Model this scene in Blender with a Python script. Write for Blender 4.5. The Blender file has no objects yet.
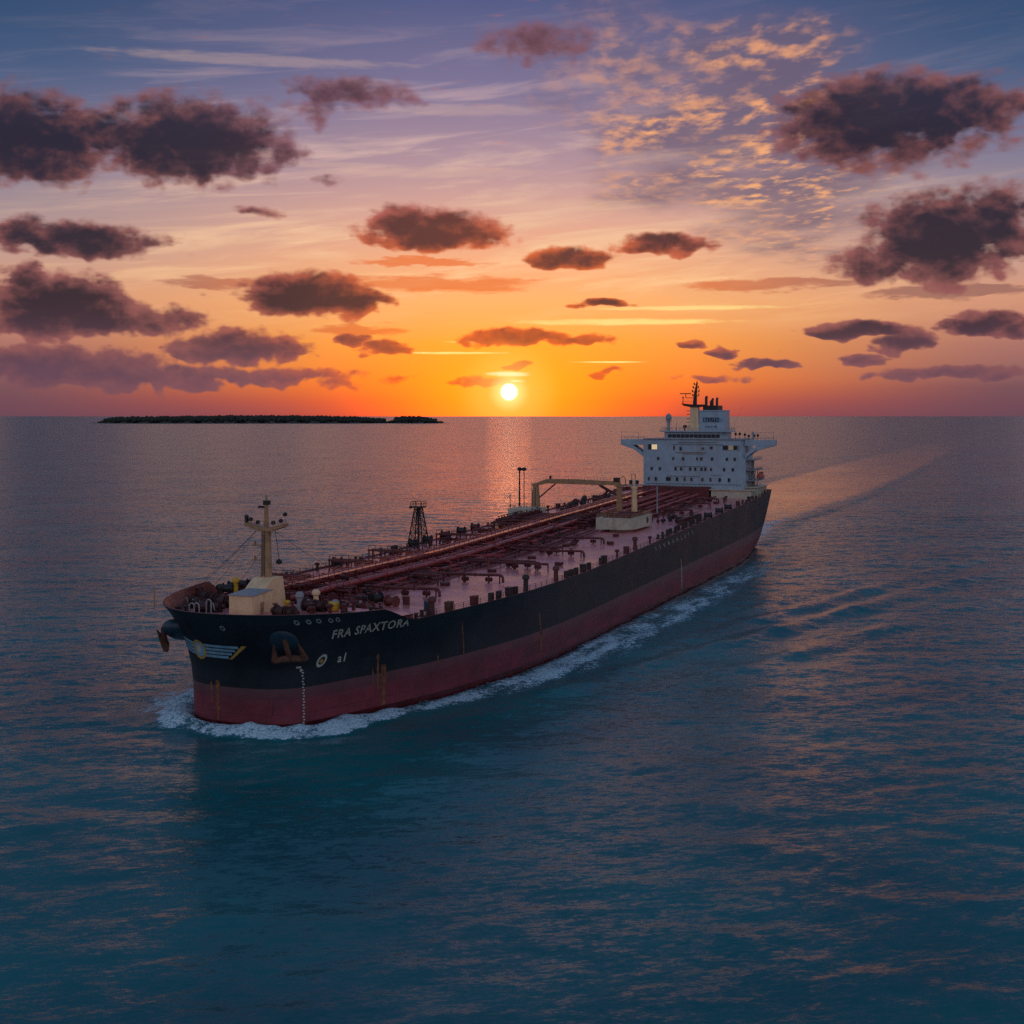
import bpy, math, random
import numpy as np
from mathutils import Vector, Matrix
R = math.radians
random.seed(7)
rng = np.random.default_rng(11)
sc = bpy.context.scene
C = bpy.context.collection

# ------------------------------------------------------------------ camera
cd = bpy.data.cameras.new('camera')
cam = bpy.data.objects.new('camera', cd); C.objects.link(cam)
cam.location = (0, 0, 52.5)
cam.rotation_euler = (R(90), 0, 0)
cd.sensor_width = 36; cd.lens = 36 * 1300 / 1024
cd.shift_y = -96 / 1024
cd.clip_start = 1; cd.clip_end = 400000
sc.camera = cam

# ------------------------------------------------------------------ exposure
sc.view_settings.view_transform = 'Standard'; sc.view_settings.look = 'None'
sc.view_settings.exposure = .1; sc.view_settings.gamma = 1
sc.cycles.max_bounces = 6
sc.cycles.sample_clamp_indirect = 4
sc.cycles.caustics_reflective = False
sc.cycles.use_denoising = False

def lin(c):
    return tuple(((v/255)/12.92 if v/255 <= .04045 else ((v/255+.055)/1.055)**2.4) for v in c) + (1,)

# ------------------------------------------------------------------ node helper
class NT:
    def __init__(s, tree): s.t = tree; s.n = tree.nodes; s.l = tree.links
    def put(s, sock, v):
        if v is None: return
        if hasattr(v, 'is_output'): s.l.new(v, sock)
        else:
            if hasattr(sock.default_value, '__len__') and not hasattr(v, '__len__'): v = (v,)*len(sock.default_value)
            sock.default_value = v
    def m(s, op, a, b=None, c=None, clamp=False):
        n = s.n.new('ShaderNodeMath'); n.operation = op; n.use_clamp = clamp
        for k, v in enumerate((a, b, c)):
            if v is not None: s.put(n.inputs[k], v)
        return n.outputs[0]
    def v(s, op, a, b=None, c=None, out=0):
        n = s.n.new('ShaderNodeVectorMath'); n.operation = op
        for k, x in enumerate((a, b, c)):
            if x is not None: s.put(n.inputs[k], x)
        return n.outputs['Value'] if out else n.outputs[0]
    def xyz(s, a, b, c=0.0):
        n = s.n.new('ShaderNodeCombineXYZ')
        for k, x in enumerate((a, b, c)): s.put(n.inputs[k], x)
        return n.outputs[0]
    def sep(s, v):
        n = s.n.new('ShaderNodeSeparateXYZ'); s.put(n.inputs[0], v); return n.outputs
    def noise(s, vec, scale, detail=4, rough=.5, lac=2, dist=0, dim='3D'):
        n = s.n.new('ShaderNodeTexNoise'); n.noise_dimensions = dim
        s.put(n.inputs['Vector'], vec); n.inputs['Scale'].default_value = scale; n.inputs['Detail'].default_value = detail
        n.inputs['Roughness'].default_value = rough; n.inputs['Lacunarity'].default_value = lac; n.inputs['Distortion'].default_value = dist
        return n.outputs['Fac']
    def noisec(s, vec, scale, detail=4, rough=.5, dist=0):
        n = s.n.new('ShaderNodeTexNoise'); s.put(n.inputs['Vector'], vec); n.inputs['Scale'].default_value = scale
        n.inputs['Detail'].default_value = detail; n.inputs['Roughness'].default_value = rough; n.inputs['Distortion'].default_value = dist
        return n.outputs['Color']
    def vor(s, vec, scale, smooth=.6):
        n = s.n.new('ShaderNodeTexVoronoi'); n.feature = 'SMOOTH_F1'; n.voronoi_dimensions = '2D'; s.put(n.inputs['Vector'], vec); n.inputs['Scale'].default_value = scale; n.inputs['Smoothness'].default_value = smooth
        return n.outputs['Distance']
    def sm(s, v, a, b, lo=0.0, hi=1.0, kind='SMOOTHSTEP'):
        n = s.n.new('ShaderNodeMapRange'); n.interpolation_type = kind
        s.put(n.inputs[0], v); s.put(n.inputs[1], a); s.put(n.inputs[2], b); s.put(n.inputs[3], lo); s.put(n.inputs[4], hi)
        return n.outputs[0]
    def mix(s, f, a, b, mode='MIX'):
        n = s.n.new('ShaderNodeMix'); n.data_type = 'RGBA'; n.blend_type = mode
        s.put(n.inputs[0], f); s.put(n.inputs[6], a); s.put(n.inputs[7], b)
        return n.outputs[2]
    def ramp(s, f, pts, interp='LINEAR'):
        n = s.n.new('ShaderNodeValToRGB'); r = n.color_ramp; r.interpolation = interp
        s.put(n.inputs[0], f)
        while len(r.elements) < len(pts): r.elements.new(.5)
        for e, (p, c) in zip(r.elements, pts): e.position = p; e.color = c
        return n.outputs[0]

# ------------------------------------------------------------------ sky
SUN_AZ, SUN_EL = -0.13, 1.06          # degrees; azimuth from +Y towards +X
CL = [(-20.42,11.25,3.18,2.12,2.03,1.00),(-13.91,11.32,4.50,2.21,1.68,1.00),(-17.18,11.67,2.65,1.06,1.32,0.80),(-7.32,13.84,3.00,0.75,0.62,0.60),(-7.97,13.54,1.76,0.44,0.97,0.40),(1.23,16.05,2.56,0.88,0.97,0.55),(-18.38,7.20,3.44,0.88,0.75,0.90),(-20.42,7.56,1.15,0.71,0.62,0.80),(-19.09,4.32,3.31,1.59,1.23,1.00),(-20.54,5.39,1.23,0.97,0.88,0.70),(-15.56,3.98,2.43,0.71,0.71,0.50),(-9.00,5.12,2.91,1.15,0.88,1.00),(-7.02,4.97,1.98,0.53,0.53,0.90),(-3.43,7.96,3.26,1.06,0.79,1.00),(-4.71,8.46,1.50,0.79,0.88,0.80),(2.47,6.84,2.12,0.57,0.44,0.90),(6.67,7.44,2.12,0.53,0.44,0.90),(4.05,4.91,1.23,0.26,0.22,0.80),(-11.90,2.76,2.91,0.97,0.62,0.80),(-9.69,2.78,1.32,0.44,0.40,0.60),(-19.56,1.83,5.29,1.06,0.71,0.75),(-15.56,1.61,4.85,0.62,0.53,0.50),(-10.12,1.65,3.97,0.40,0.40,0.35),(-5.58,2.94,1.23,0.40,0.31,0.80),(-7.02,3.32,0.79,0.31,0.26,0.60),(0.26,3.43,2.21,0.44,0.35,0.70),(3.43,3.34,1.41,0.26,0.26,0.60),(16.01,12.43,4.63,1.94,2.29,1.00),(13.75,12.47,2.65,1.50,1.59,0.70),(19.01,12.74,2.65,1.32,2.43,0.70),(18.42,7.20,3.44,2.21,1.85,1.00),(19.99,7.86,2.43,1.76,2.21,0.80),(16.01,6.50,2.21,1.06,0.97,0.60),(14.90,3.53,2.56,0.53,0.35,0.90),(16.82,2.95,1.68,0.62,0.44,0.80),(19.88,3.64,1.59,0.71,0.44,0.90),(21.15,3.53,0.97,0.44,0.35,0.70),(10.97,2.12,1.32,0.35,0.22,0.85),(9.18,2.74,0.79,0.26,0.18,0.85),(7.67,3.14,0.79,0.22,0.18,0.70),(14.99,2.38,0.97,0.22,0.18,0.60),(18.82,1.83,2.65,0.31,0.22,0.40),(-11.14,8.80,1.15,0.22,0.18,0.35),(-8.14,10.10,0.79,0.31,0.26,0.35),(-1.41,1.45,1.23,0.26,0.18,0.50),(0.35,2.20,0.62,0.18,0.13,0.50),(4.31,1.93,0.62,0.18,0.13,0.40),(20.96,12.59,1.06,0.88,0.88,0.50),(8.44,1.57,1.76,0.18,0.13,0.30)]
BRIGHT = [(-0.18,1.85,1.15,0.15),(0.00,1.54,0.79,0.07),(-2.51,2.77,3.09,0.07),(4.31,2.37,2.21,0.05),(-1.41,3.26,1.76,0.05),(4.75,4.12,6.17,0.18),(7.80,4.71,5.29,0.13),(-7.97,10.82,3.97,0.18),(-3.61,10.61,6.62,0.31),(-11.39,15.03,8.38,0.31),(-2.29,13.24,5.29,0.35),(-2.73,8.35,6.62,0.26),(2.11,9.21,5.29,0.35)]
STRAT = [(-3.17,5.79,5.07,0.57),(11.23,5.69,5.29,0.35),(-12.24,5.71,3.53,0.31),(-4.05,6.74,3.97,0.22),(18.62,5.17,4.85,0.31),(-6.67,3.76,2.65,0.35)]

def build_sky():
    w = bpy.data.worlds.new('World'); sc.world = w; w.use_nodes = True
    w.cycles.sampling_method = 'MANUAL'; w.cycles.sample_map_resolution = 1024
    t = NT(w.node_tree); t.n.clear()
    tc = t.n.new('ShaderNodeTexCoord').outputs['Generated']
    x, y, z = t.sep(tc)
    az = t.m('MULTIPLY', t.m('ARCTAN2', x, y), 57.29578)
    hor = t.m('SQRT', t.m('ADD', t.m('MULTIPLY', x, x), t.m('MULTIPLY', y, y)))
    el = t.m('MULTIPLY', t.m('ARCTAN2', z, hor), 57.29578)
    aaz = t.m('ABSOLUTE', t.m('SUBTRACT', az, SUN_AZ))
    # clear-sky colours by elevation (0..90 squeezed by sqrt) for three azimuths
    f = t.m('SQRT', t.m('MAXIMUM', t.m('DIVIDE', el, 90.0), 0.0))
    def rp(l): return t.ramp(f, [(math.sqrt(max(e, 0)/90), lin(c)) for e, c in l])
    front = rp([(0,(212,72,40)),(.6,(240,96,30)),(1.6,(252,130,34)),(3.2,(253,158,56)),(5,(246,174,106)),(6.8,(238,170,126)),(8.6,(218,164,144)),(11,(174,142,152)),(14,(124,114,146)),(18,(76,86,128)),(32,(78,104,136)),(60,(68,92,124)),(90,(52,72,104))])
    side = rp([(0,(90,68,82)),(1.2,(112,78,88)),(3,(164,110,102)),(5,(206,146,118)),(7,(184,150,140)),(9,(152,134,142)),(11.5,(110,112,142)),(14.5,(62,86,122)),(18,(40,68,104)),(32,(72,102,134)),(60,(66,92,124)),(90,(52,72,104))])
    back = rp([(0,(96,96,120)),(4,(150,138,152)),(9,(184,168,176)),(16,(176,176,190)),(30,(146,164,188)),(60,(98,122,158)),(90,(62,84,122))])
    col = t.mix(t.sm(aaz, 2.0, 23.0), front, side)
    col = t.mix(t.sm(aaz, 40.0, 130.0), col, back)
    # glow round the sun
    gx = t.m('MULTIPLY', aaz, .55); gy = t.m('MULTIPLY', t.m('SUBTRACT', el, SUN_EL), 1.0)
    r2 = t.m('ADD', t.m('MULTIPLY', gx, gx), t.m('MULTIPLY', gy, gy))
    glow = t.m('POWER', 2.71828, t.m('MULTIPLY', r2, -.16))
    col = t.mix(t.m('MULTIPLY', glow, .55), col, lin((255, 168, 30)))
    rw = t.m('ADD', t.m('MULTIPLY', t.m('MULTIPLY', aaz, aaz), .055), t.m('MULTIPLY', t.m('MULTIPLY', el, el), .10))
    aur = t.m('POWER', 2.71828, t.m('MULTIPLY', rw, -1.0))
    col = t.v('ADD', col, t.v('MULTIPLY', t.xyz(aur, aur, aur), (3.4, .13, .0)))
    # cirrus streaks
    cv = t.xyz(t.m('MULTIPLY', az, .11), t.m('MULTIPLY_ADD', az, -.10, t.m('MULTIPLY', el, 1.1)), 0.0)
    cn = t.noise(cv, 1.0, 6, .62, dist=.5)
    cir = t.m('MULTIPLY', t.sm(cn, .46, .70), t.sm(el, 3.0, 7.0))
    cir = t.m('MULTIPLY', cir, t.sm(el, 17.5, 11.0, .12, 1.0))
    cir = t.m('MULTIPLY', cir, t.sm(aaz, 26.0, 8.0))
    warmc = t.mix(t.sm(el, 4.0, 14.0), lin((255, 206, 148)), lin((196, 164, 166)))
    col = t.mix(t.m('MULTIPLY', cir, .8), col, warmc)
    wn = t.noise(t.xyz(t.m('MULTIPLY', az, .35), t.m('MULTIPLY', el, 1.6), 3.0), 1.0, 5, .6)
    waz = t.m('MULTIPLY_ADD', t.m('SUBTRACT', wn, .5), 2.4, az)
    wel = t.m('MULTIPLY_ADD', t.m('SUBTRACT', wn, .5), 1.1, el)
    wp = t.xyz(waz, wel, 0.0)
    def ells(P, lst, wob=1):
        acc = None
        for e in lst:
            a, b, w_, h = e[:4]
            q = t.v('MULTIPLY_ADD', P, (1/w_, 1/h, 0), (-a/w_, -b/h, 0))
            d = t.m('SUBTRACT', 1.0, t.v('DOT_PRODUCT', q, q, out=1))
            acc = d if acc is None else t.m('MAXIMUM', acc, d)
        return t.m('MAXIMUM', acc, 0.0)
    # thin stratus bands, darker orange
    st = t.sm(t.m('MULTIPLY_ADD', t.m('SUBTRACT', t.noise(t.xyz(t.m('MULTIPLY', az, .5), t.m('MULTIPLY', el, 3.0), 9.0), 1.0, 5, .6), .5), 1.6, ells(wp, STRAT)), .15, .8)
    stc = t.mix(t.sm(aaz, 4.0, 18.0), lin((226, 108, 48)), lin((138, 92, 88)))
    col = t.mix(t.m('MULTIPLY', st, .75), col, stc)
    # altocumulus field, upper right
    zz = t.m('MAXIMUM', z, .02)
    P = t.xyz(t.m('DIVIDE', x, zz), t.m('MULTIPLY', t.m('DIVIDE', y, zz), .55), 0.0)
    am = t.noise(P, 1.7, 3, .5)
    q = t.v('MULTIPLY_ADD', t.xyz(az, t.m('MULTIPLY_ADD', az, .25, el), 0.0), (1/9.0, 1/5.6, 0), (-9.6/9.0, -14.6/5.6, 0))
    reg = t.m('SUBTRACT', 1.0, t.v('DOT_PRODUCT', q, q, out=1))
    reg = t.sm(t.m('MULTIPLY_ADD', t.m('SUBTRACT', am, .5), 2.6, reg), -.05, 1.0)
    fl = t.m('ADD', t.m('MULTIPLY', t.noise(P, 13.0, 4, .55, dist=.1), .62), t.m('MULTIPLY', t.noise(P, 5.5, 3, .5), .38))
    col = t.mix(t.m('MULTIPLY', reg, .75), col, lin((104, 88, 108)))
    lit = t.sm(t.m('ADD', fl, t.m('MULTIPLY', t.sm(az, 17.0, 5.0), .05)), .48, .68)
    col = t.mix(t.m('MULTIPLY', t.m('MULTIPLY', reg, lit), t.m('MULTIPLY', t.sm(az, 22.0, 12.0, .15, .95), t.sm(t.noise(P, 2.3, 3, .5), .36, .58, .25, 1.0))), col, t.mix(t.sm(el, 7.0, 15.0), lin((255, 180, 118)), lin((240, 164, 112))))
    # bright streaks
    bs = t.sm(t.m('MULTIPLY_ADD', t.m('SUBTRACT', t.noise(t.xyz(t.m('MULTIPLY', az, .8), t.m('MULTIPLY', el, 5.0), 4.0), 1.0, 4, .6), .5), 1.5, ells(t.xyz(az, el, 0.0), BRIGHT)), .1, 1.0)
    bs = t.m('MULTIPLY', bs, t.sm(ells(t.xyz(az, el, 0.0), BRIGHT), .0, .12))
    bc = t.mix(t.sm(el, 2.0, 11.0), lin((255, 226, 130)), lin((226, 184, 158)))
    bc = t.mix(t.sm(t.m('SQRT', r2), 1.6, .6), bc, (1.3, 1.1, .7, 1))
    col = t.mix(t.m('MULTIPLY', bs, t.sm(el, 9.0, 2.0, .22, 1.0)), col, bc)
    # cumulus
    cvv = t.xyz(az, t.m('MULTIPLY', el, 1.35), 0.0)
    big = t.noise(cvv, .62, 6, .50, dist=.2)
    up = t.noise(t.v('ADD', cvv, (.18*0, .42, 0)), .62, 4, .58, dist=.15)
    low = t.noise(cvv, .62, 2, .5, dist=.15)
    fine = t.noise(cvv, 2.1, 5, .55)
    caz = t.m('MULTIPLY_ADD', t.m('SUBTRACT', wn, .5), 2.2, az)
    cel = t.m('MULTIPLY_ADD', t.m('SUBTRACT', low, .5), 1.0, el)
    Q3 = t.xyz(caz, cel, t.m('MULTIPLY', cel, -1.0))
    acc = None
    for a, b, w_, u, d, k in CL:
        w_ *= 1.08; u *= 1.12; d *= 1.0
        qv = t.v('MULTIPLY_ADD', Q3, (1/w_, 1/u, 1/d), (-a/w_, -b/u, b/d))
        qv = t.v('MAXIMUM', qv, (-99, 0, 0))
        r = t.v('DOT_PRODUCT', qv, qv, out=1)
        mm = t.m('MULTIPLY_ADD', r, -k, k)
        acc = mm if acc is None else t.m('MAXIMUM', acc, mm)
    acc = t.m('MAXIMUM', t.m('MULTIPLY', acc, 1.6), -0.9)
    wv = t.v('ADD', cvv, t.xyz(t.m('MULTIPLY', fine, .35), t.m('MULTIPLY', big, .35)))
    v1 = t.vor(wv, 1.25); v2 = t.vor(wv, 3.0)
    bil = t.m('ADD', t.m('MULTIPLY_ADD', v1, -.70, .30), t.m('MULTIPLY_ADD', v2, -.22, .09))
    nz = t.m('ADD', t.m('MULTIPLY_ADD', big, 3.0, -1.46), t.m('MULTIPLY_ADD', bil, 1.0, 0.0))
    dens = t.m('ADD', acc, nz)
    alpha = t.sm(dens, -.16, t.sm(el, 12.0, 2.0, 1.0, .46))
    relief = t.m('SUBTRACT', up, low)
    thick = t.sm(t.m('ADD', t.m('ADD', acc, t.m('MULTIPLY_ADD', bil, .45, t.m('MULTIPLY_ADD', big, 1.9, -.95))), t.m('MULTIPLY', relief, 2.6)), -.10, 1.45)
    edge = t.mix(t.sm(aaz, 2.0, 15.0), lin((218, 98, 48)), lin((142, 84, 84)))
    edge = t.mix(t.sm(el, 6.5, 11.0), edge, t.mix(t.sm(aaz, 8.0, 16.0), lin((130, 86, 98)), lin((134, 80, 78))))
    edge = t.mix(t.sm(el, 4.0, 1.0), edge, t.mix(t.sm(aaz, 4.0, 12.0), lin((222, 96, 40)), lin((120, 78, 88))))
    core = t.mix(t.sm(aaz, 0.0, 14.0), lin((92, 48, 48)), lin((34, 30, 48)))
    core = t.mix(t.sm(el, 5.0, 1.5), core, t.mix(t.sm(aaz, 3.0, 10.0), lin((196, 92, 48)), lin((92, 66, 84))))
    cc = t.mix(thick, edge, core)
    col = t.mix(t.m('MULTIPLY', alpha, t.sm(el, 17.0, 11.0, .80, .97)), col, cc)
    # veil along the horizon
    col = t.mix(t.m('MULTIPLY', t.sm(el, 1.6, 0.0), t.sm(aaz, 3.0, 14.0, .0, .6)), col, lin((104, 68, 84)))
    # sun disc
    sd = t.m('SQRT', t.m('ADD', t.m('POWER', aaz, 2.0), t.m('POWER', t.m('SUBTRACT', el, SUN_EL), 2.0)))
    col = t.mix(t.m('MULTIPLY', t.sm(sd, 2.6, .3), .5), col, (1.2, .62, .12, 1))
    col = t.mix(t.m('MULTIPLY', t.sm(sd, 1.0, .25), .6), col, (1.5, 1.0, .35, 1))
    col = t.mix(t.sm(sd, .42, .25), col, (3.0, 2.6, 1.7, 1))
    sky = t.n.new('ShaderNodeTexSky'); sky.sky_type = 'NISHITA'; sky.sun_disc = False
    sky.sun_elevation = R(SUN_EL); sky.sun_rotation = R(SUN_AZ)
    b0 = t.n.new('ShaderNodeBackground'); t.put(b0.inputs[0], sky.outputs[0]); b0.inputs[1].default_value = .002
    b1 = t.n.new('ShaderNodeBackground'); t.put(b1.inputs[0], col); b1.inputs[1].default_value = 1.0
    ad = t.n.new('ShaderNodeAddShader'); t.l.new(b0.outputs[0], ad.inputs[0]); t.l.new(b1.outputs[0], ad.inputs[1])
    out = t.n.new('ShaderNodeOutputWorld'); t.l.new(ad.outputs[0], out.inputs[0])
build_sky()

# ------------------------------------------------------------------ sun
sl = bpy.data.lights.new('sun', 'SUN'); so = bpy.data.objects.new('sun', sl); C.objects.link(so)
sl.energy = .008; sl.angle = R(2.0); sl.color = (1, .22, .07)
sd_ = Vector((math.sin(R(SUN_AZ))*math.cos(R(SUN_EL)), math.cos(R(SUN_AZ))*math.cos(R(SUN_EL)), math.sin(R(SUN_EL))))
so.rotation_euler = sd_.to_track_quat('Z', 'Y').to_euler()
so.location = (0, 900, 80)

# ------------------------------------------------------------------ ship frame: s aft, t to port, z up
TH = R(21.7); S_, C_ = math.sin(TH), math.cos(TH)
A0, P0 = 186.4, -126.5
def to_world(s, t, z=0.0):
    a = A0+s; p = P0+t
    return (C_*p+S_*a, -S_*p+C_*a, z)
def dz(s): return 16+max(0, s-100)*.0239

WL=[(-1,0),(-.8,3),(-.3,6),(.7,8.3),(2.6,10.4),(6.5,12.6),(12,14.9),(19,17.8),(30,21.9),(45,26),(62,29.2),(80,30.7),(100,31),(150,31),(200,31),(260,31),(285,30.2),(305,28.2),(322,25.8),(334,24)]
DK=[(-8,0),(-7.5,3.8),(-6,7.8),(-3.6,11.4),(-.2,14.8),(4.5,18),(12,21),(22,23.6),(34,26),(50,28.6),(66,30.3),(84,31),(102,31),(150,31),(200,31),(260,31),(285,31),(307,31),(324,30.9),(337,30.4)]
def catmull(P, n, mirror=True):
    P = [tuple(q) for q in P]
    P = [(P[1][0], -P[1][1])] + P + [(2*P[-1][0]-P[-2][0], 2*P[-1][1]-P[-2][1])]
    out = []
    for i in range(1, len(P)-2):
        for j in range(n):
            u = j/n
            out.append(tuple(.5*(2*P[i][c]+(P[i+1][c]-P[i-1][c])*u+(2*P[i-1][c]-5*P[i][c]+4*P[i+1][c]-P[i+2][c])*u*u+(3*P[i][c]-P[i-1][c]-3*P[i+1][c]+P[i+2][c])*u**3) for c in (0, 1)))
    out.append(P[-2]); return out
WLc = catmull(WL, 6); DKc = catmull(DK, 6)
def interp(x, T):
    if x <= T[0][0]: return T[0][1]
    for (a, b), (c, d) in zip(T, T[1:]):
        if x <= c: return b+(d-b)*(x-a)/(c-a)
    return T[-1][1]
def bend(s): return 2.5*max(0, 1-max(s, 0)/80)**1.5
RIM = [(-8,20.3),(0,19.9),(7,19.5),(13.5,19.2),(14,19.15),(21,16.35),(100,16.3)]
def rim(s):
    if s < 100: return interp(s, RIM)
    if s < 318: return dz(s)+.3
    return dz(s)+.3+1.1*min(1, (s-318)/3)
def boot(s): return 7.0+max(0, s-100)*.009
def lerp_level(k, u):
    w, d = WLc[k], DKc[k]; g = max(0, min(1, u))**(3.2-2.55*max(0, min(1, (d[0]-200)/90)))
    return w[0]+(d[0]-w[0])*g, w[1]+(d[1]-w[1])*g
def level(z):
    return [lerp_level(k, z/rim(DKc[k][0])) for k in range(len(WLc))]
_lv = {}
def surf(a, z, off=0.0):
    """point on the hull skin: a = metres round the side from the stem (port positive), z = height"""
    kz = round(z, 3)
    if kz not in _lv: _lv[kz] = level(z)
    L = _lv[kz]; sg = 1 if a >= 0 else -1; r = abs(a); acc = 0
    for (p, q) in zip(L, L[1:]):
        d = math.dist(p, q)
        if acc+d >= r or q is L[-1]:
            u = (r-acc)/d; s = p[0]+(q[0]-p[0])*u; t = p[1]+(q[1]-p[1])*u
            s -= (q[1]-p[1])/d*off; t += (q[0]-p[0])/d*off
            return s, sg*t+bend(s), z
        acc += d

# ------------------------------------------------------------------ mesh builder (ship coordinates)
class MB:
    def __init__(s): s.v = []; s.f = []; s.mi = []
    def quad(s, pts, m=0):
        i = len(s.v); s.v += [tuple(p) for p in pts]; s.f.append(tuple(range(i, i+len(pts)))); s.mi.append(m)
    def box(s, x, y, z, m=0, rz=0, taper=0):
        (x0, x1), (y0, y1), (z0, z1) = x, y, z; i = len(s.v)
        cx, cy = (x0+x1)/2, (y0+y1)/2; c, n = math.cos(rz), math.sin(rz)
        for zz, k in ((z0, 1), (z1, 1-taper)):
            for a, b in ((x0, y0), (x1, y0), (x1, y1), (x0, y1)):
                dx, dy = (a-cx)*k, (b-cy)*k
                s.v.append((cx+dx*c-dy*n, cy+dx*n+dy*c, zz))
        for q in ((0,1,2,3),(7,6,5,4),(0,4,5,1),(1,5,6,2),(2,6,7,3),(3,7,4,0)):
            s.f.append(tuple(i+j for j in q)); s.mi.append(m)
        return s
    def tube(s, path, r, n=8, m=0, cap=True):
        path = [Vector(p) for p in path]; rs = r if hasattr(r, '__len__') else [r]*len(path)
        base = len(s.v); up0 = None
        for k, p in enumerate(path):
            if k == 0: d = path[1]-p
            elif k == len(path)-1: d = p-path[k-1]
            else: d = (path[k+1]-p).normalized()+(p-path[k-1]).normalized()
            d.normalize()
            ref = Vector((0, 0, 1)) if abs(d.z) < .9 else Vector((1, 0, 0))
            if up0 is not None: ref = up0
            a = d.cross(ref)
            if a.length < 1e-4: a = d.cross(Vector((.3, 1, .2)))
            a.normalize(); b = a.cross(d).normalized(); up0 = b
            for j in range(n):
                th = 2*math.pi*(j+.5)/n
                s.v.append(tuple(p+(a*math.cos(th)+b*math.sin(th))*rs[k]))
        for k in range(len(path)-1):
            for j in range(n):
                s.f.append((base+k*n+j, base+k*n+(j+1) % n, base+(k+1)*n+(j+1) % n, base+(k+1)*n+j)); s.mi.append(m)
        if cap:
            s.f.append(tuple(base+j for j in range(n))); s.mi.append(m)
            s.f.append(tuple(base+(len(path)-1)*n+j for j in reversed(range(n)))); s.mi.append(m)
        return s
    def lathe(s, c, prof, n=12, m=0):
        base = len(s.v)
        for (r, z) in prof:
            for j in range(n):
                th = 2*math.pi*j/n; s.v.append((c[0]+r*math.cos(th), c[1]+r*math.sin(th), c[2]+z))
        for k in range(len(prof)-1):
            for j in range(n):
                s.f.append((base+k*n+j, base+k*n+(j+1) % n, base+(k+1)*n+(j+1) % n, base+(k+1)*n+j)); s.mi.append(m)
        s.f.append(tuple(base+j for j in range(n))); s.mi.append(m)
        s.f.append(tuple(base+(len(prof)-1)*n+j for j in range(n))); s.mi.append(m)
        return s
    def prism(s, poly, axis, lo, hi, m=0):
        """poly in the two other axes (order s,t,z without axis), extruded along axis from lo to hi"""
        i = len(s.v); n = len(poly)
        for e in (lo, hi):
            for (a, b) in poly:
                s.v.append((e, a, b) if axis == 0 else (a, e, b) if axis == 1 else (a, b, e))
        s.f.append(tuple(range(i, i+n))); s.mi.append(m); s.f.append(tuple(range(i+2*n-1, i+n-1, -1))); s.mi.append(m)
        for j in range(n):
            s.f.append((i+j, i+(j+1) % n, i+n+(j+1) % n, i+n+j)); s.mi.append(m)
        return s
    def mesh(s, name, mats, smooth=True, ship=True):
        me = bpy.data.meshes.new(name)
        vs = [(a, -b, c) for a, b, c in s.v] if ship else s.v
        me.from_pydata(vs, [], s.f)
        for m in mats: me.materials.append(m)
        me.polygons.foreach_set('material_index', s.mi)
        import bmesh
        bm = bmesh.new(); bm.from_mesh(me)
        bmesh.ops.recalc_face_normals(bm, faces=bm.faces); bm.to_mesh(me); bm.free()
        if smooth:
            me.polygons.foreach_set('use_smooth', [True]*len(me.polygons)); me.set_sharp_from_angle(angle=R(38))
        me.update(); return me

# ------------------------------------------------------------------ materials
MATS = {}
def mat(name, col, rough=.5, metal=0, var=.25, scale=.6, col2=None, c2amt=.35, streak=0, bump=0, spec=.5, streakcol=(.16,.06,.025), plates=False, scuff=None):
    m = bpy.data.materials.new(name); m.use_nodes = True; t = NT(m.node_tree)
    bs = t.n['Principled BSDF']
    oc = t.n.new('ShaderNodeTexCoord').outputs['Object']
    n1 = t.noise(oc, scale, 6, .62)
    base = tuple(col)+(1,)
    c = t.mix(t.sm(n1, .3, .7), tuple(v*(1-var) for v in col)+(1,), tuple(min(1, v*(1+var)) for v in col)+(1,))
    if col2:
        n2 = t.noise(oc, scale*2.7, 5, .7)
        c = t.mix(t.m('MULTIPLY', t.sm(n2, .52, .68), c2amt), c, tuple(col2)+(1,))
    if streak:
        sv = t.v('MULTIPLY', oc, (1, 1, .06))
        n3 = t.noise(sv, scale*1.4, 5, .65)
        c = t.mix(t.m('MULTIPLY', t.sm(n3, .55, .74), streak), c, tuple(streakcol)+(1,))
    if plates:
        px_, py_, pz_ = t.sep(oc); bt = t.n.new('ShaderNodeTexBrick'); t.put(bt.inputs['Vector'], t.xyz(px_, pz_, 0.0))
        bt.inputs['Scale'].default_value = 1.0; bt.inputs['Brick Width'].default_value = 9.0; bt.inputs['Row Height'].default_value = 2.6; bt.inputs['Mortar Size'].default_value = .07
        bt.inputs['Mortar Smooth'].default_value = .6; bt.inputs['Bias'].default_value = 0; bt.inputs['Color1'].default_value = (1.0, 1.0, 1.0, 1); bt.inputs['Color2'].default_value = (.62, .62, .66, 1); bt.inputs['Mortar'].default_value = (.55, .55, .55, 1)
        c = t.mix(1.0, c, bt.outputs['Color'], 'MULTIPLY')
    if scuff:
        zz_ = t.sep(oc)[2]; sn_ = t.noise(t.v('MULTIPLY', oc, (1, 1, .35)), .5, 6, .7)
        c = t.mix(t.m('MULTIPLY', t.sm(t.m('MULTIPLY_ADD', sn_, 3.0, zz_), 5.2, 9.2), .75), c, tuple(scuff)+(1,))
    t.put(bs.inputs['Base Color'], c)
    t.put(bs.inputs['Roughness'], t.sm(n1, .3, .7, max(.05, rough-.08), min(1, rough+.1)))
    bs.inputs['Metallic'].default_value = metal
    bs.inputs['Specular IOR Level'].default_value = spec
    if bump:
        bn = t.n.new('ShaderNodeBump'); bn.inputs['Distance'].default_value = bump; bn.inputs['Strength'].default_value = .6
        t.put(bn.inputs['Height'], t.noise(oc, scale*4, 5, .6)); t.l.new(bn.outputs[0], bs.inputs['Normal'])
    MATS[name] = m; return m
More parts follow.
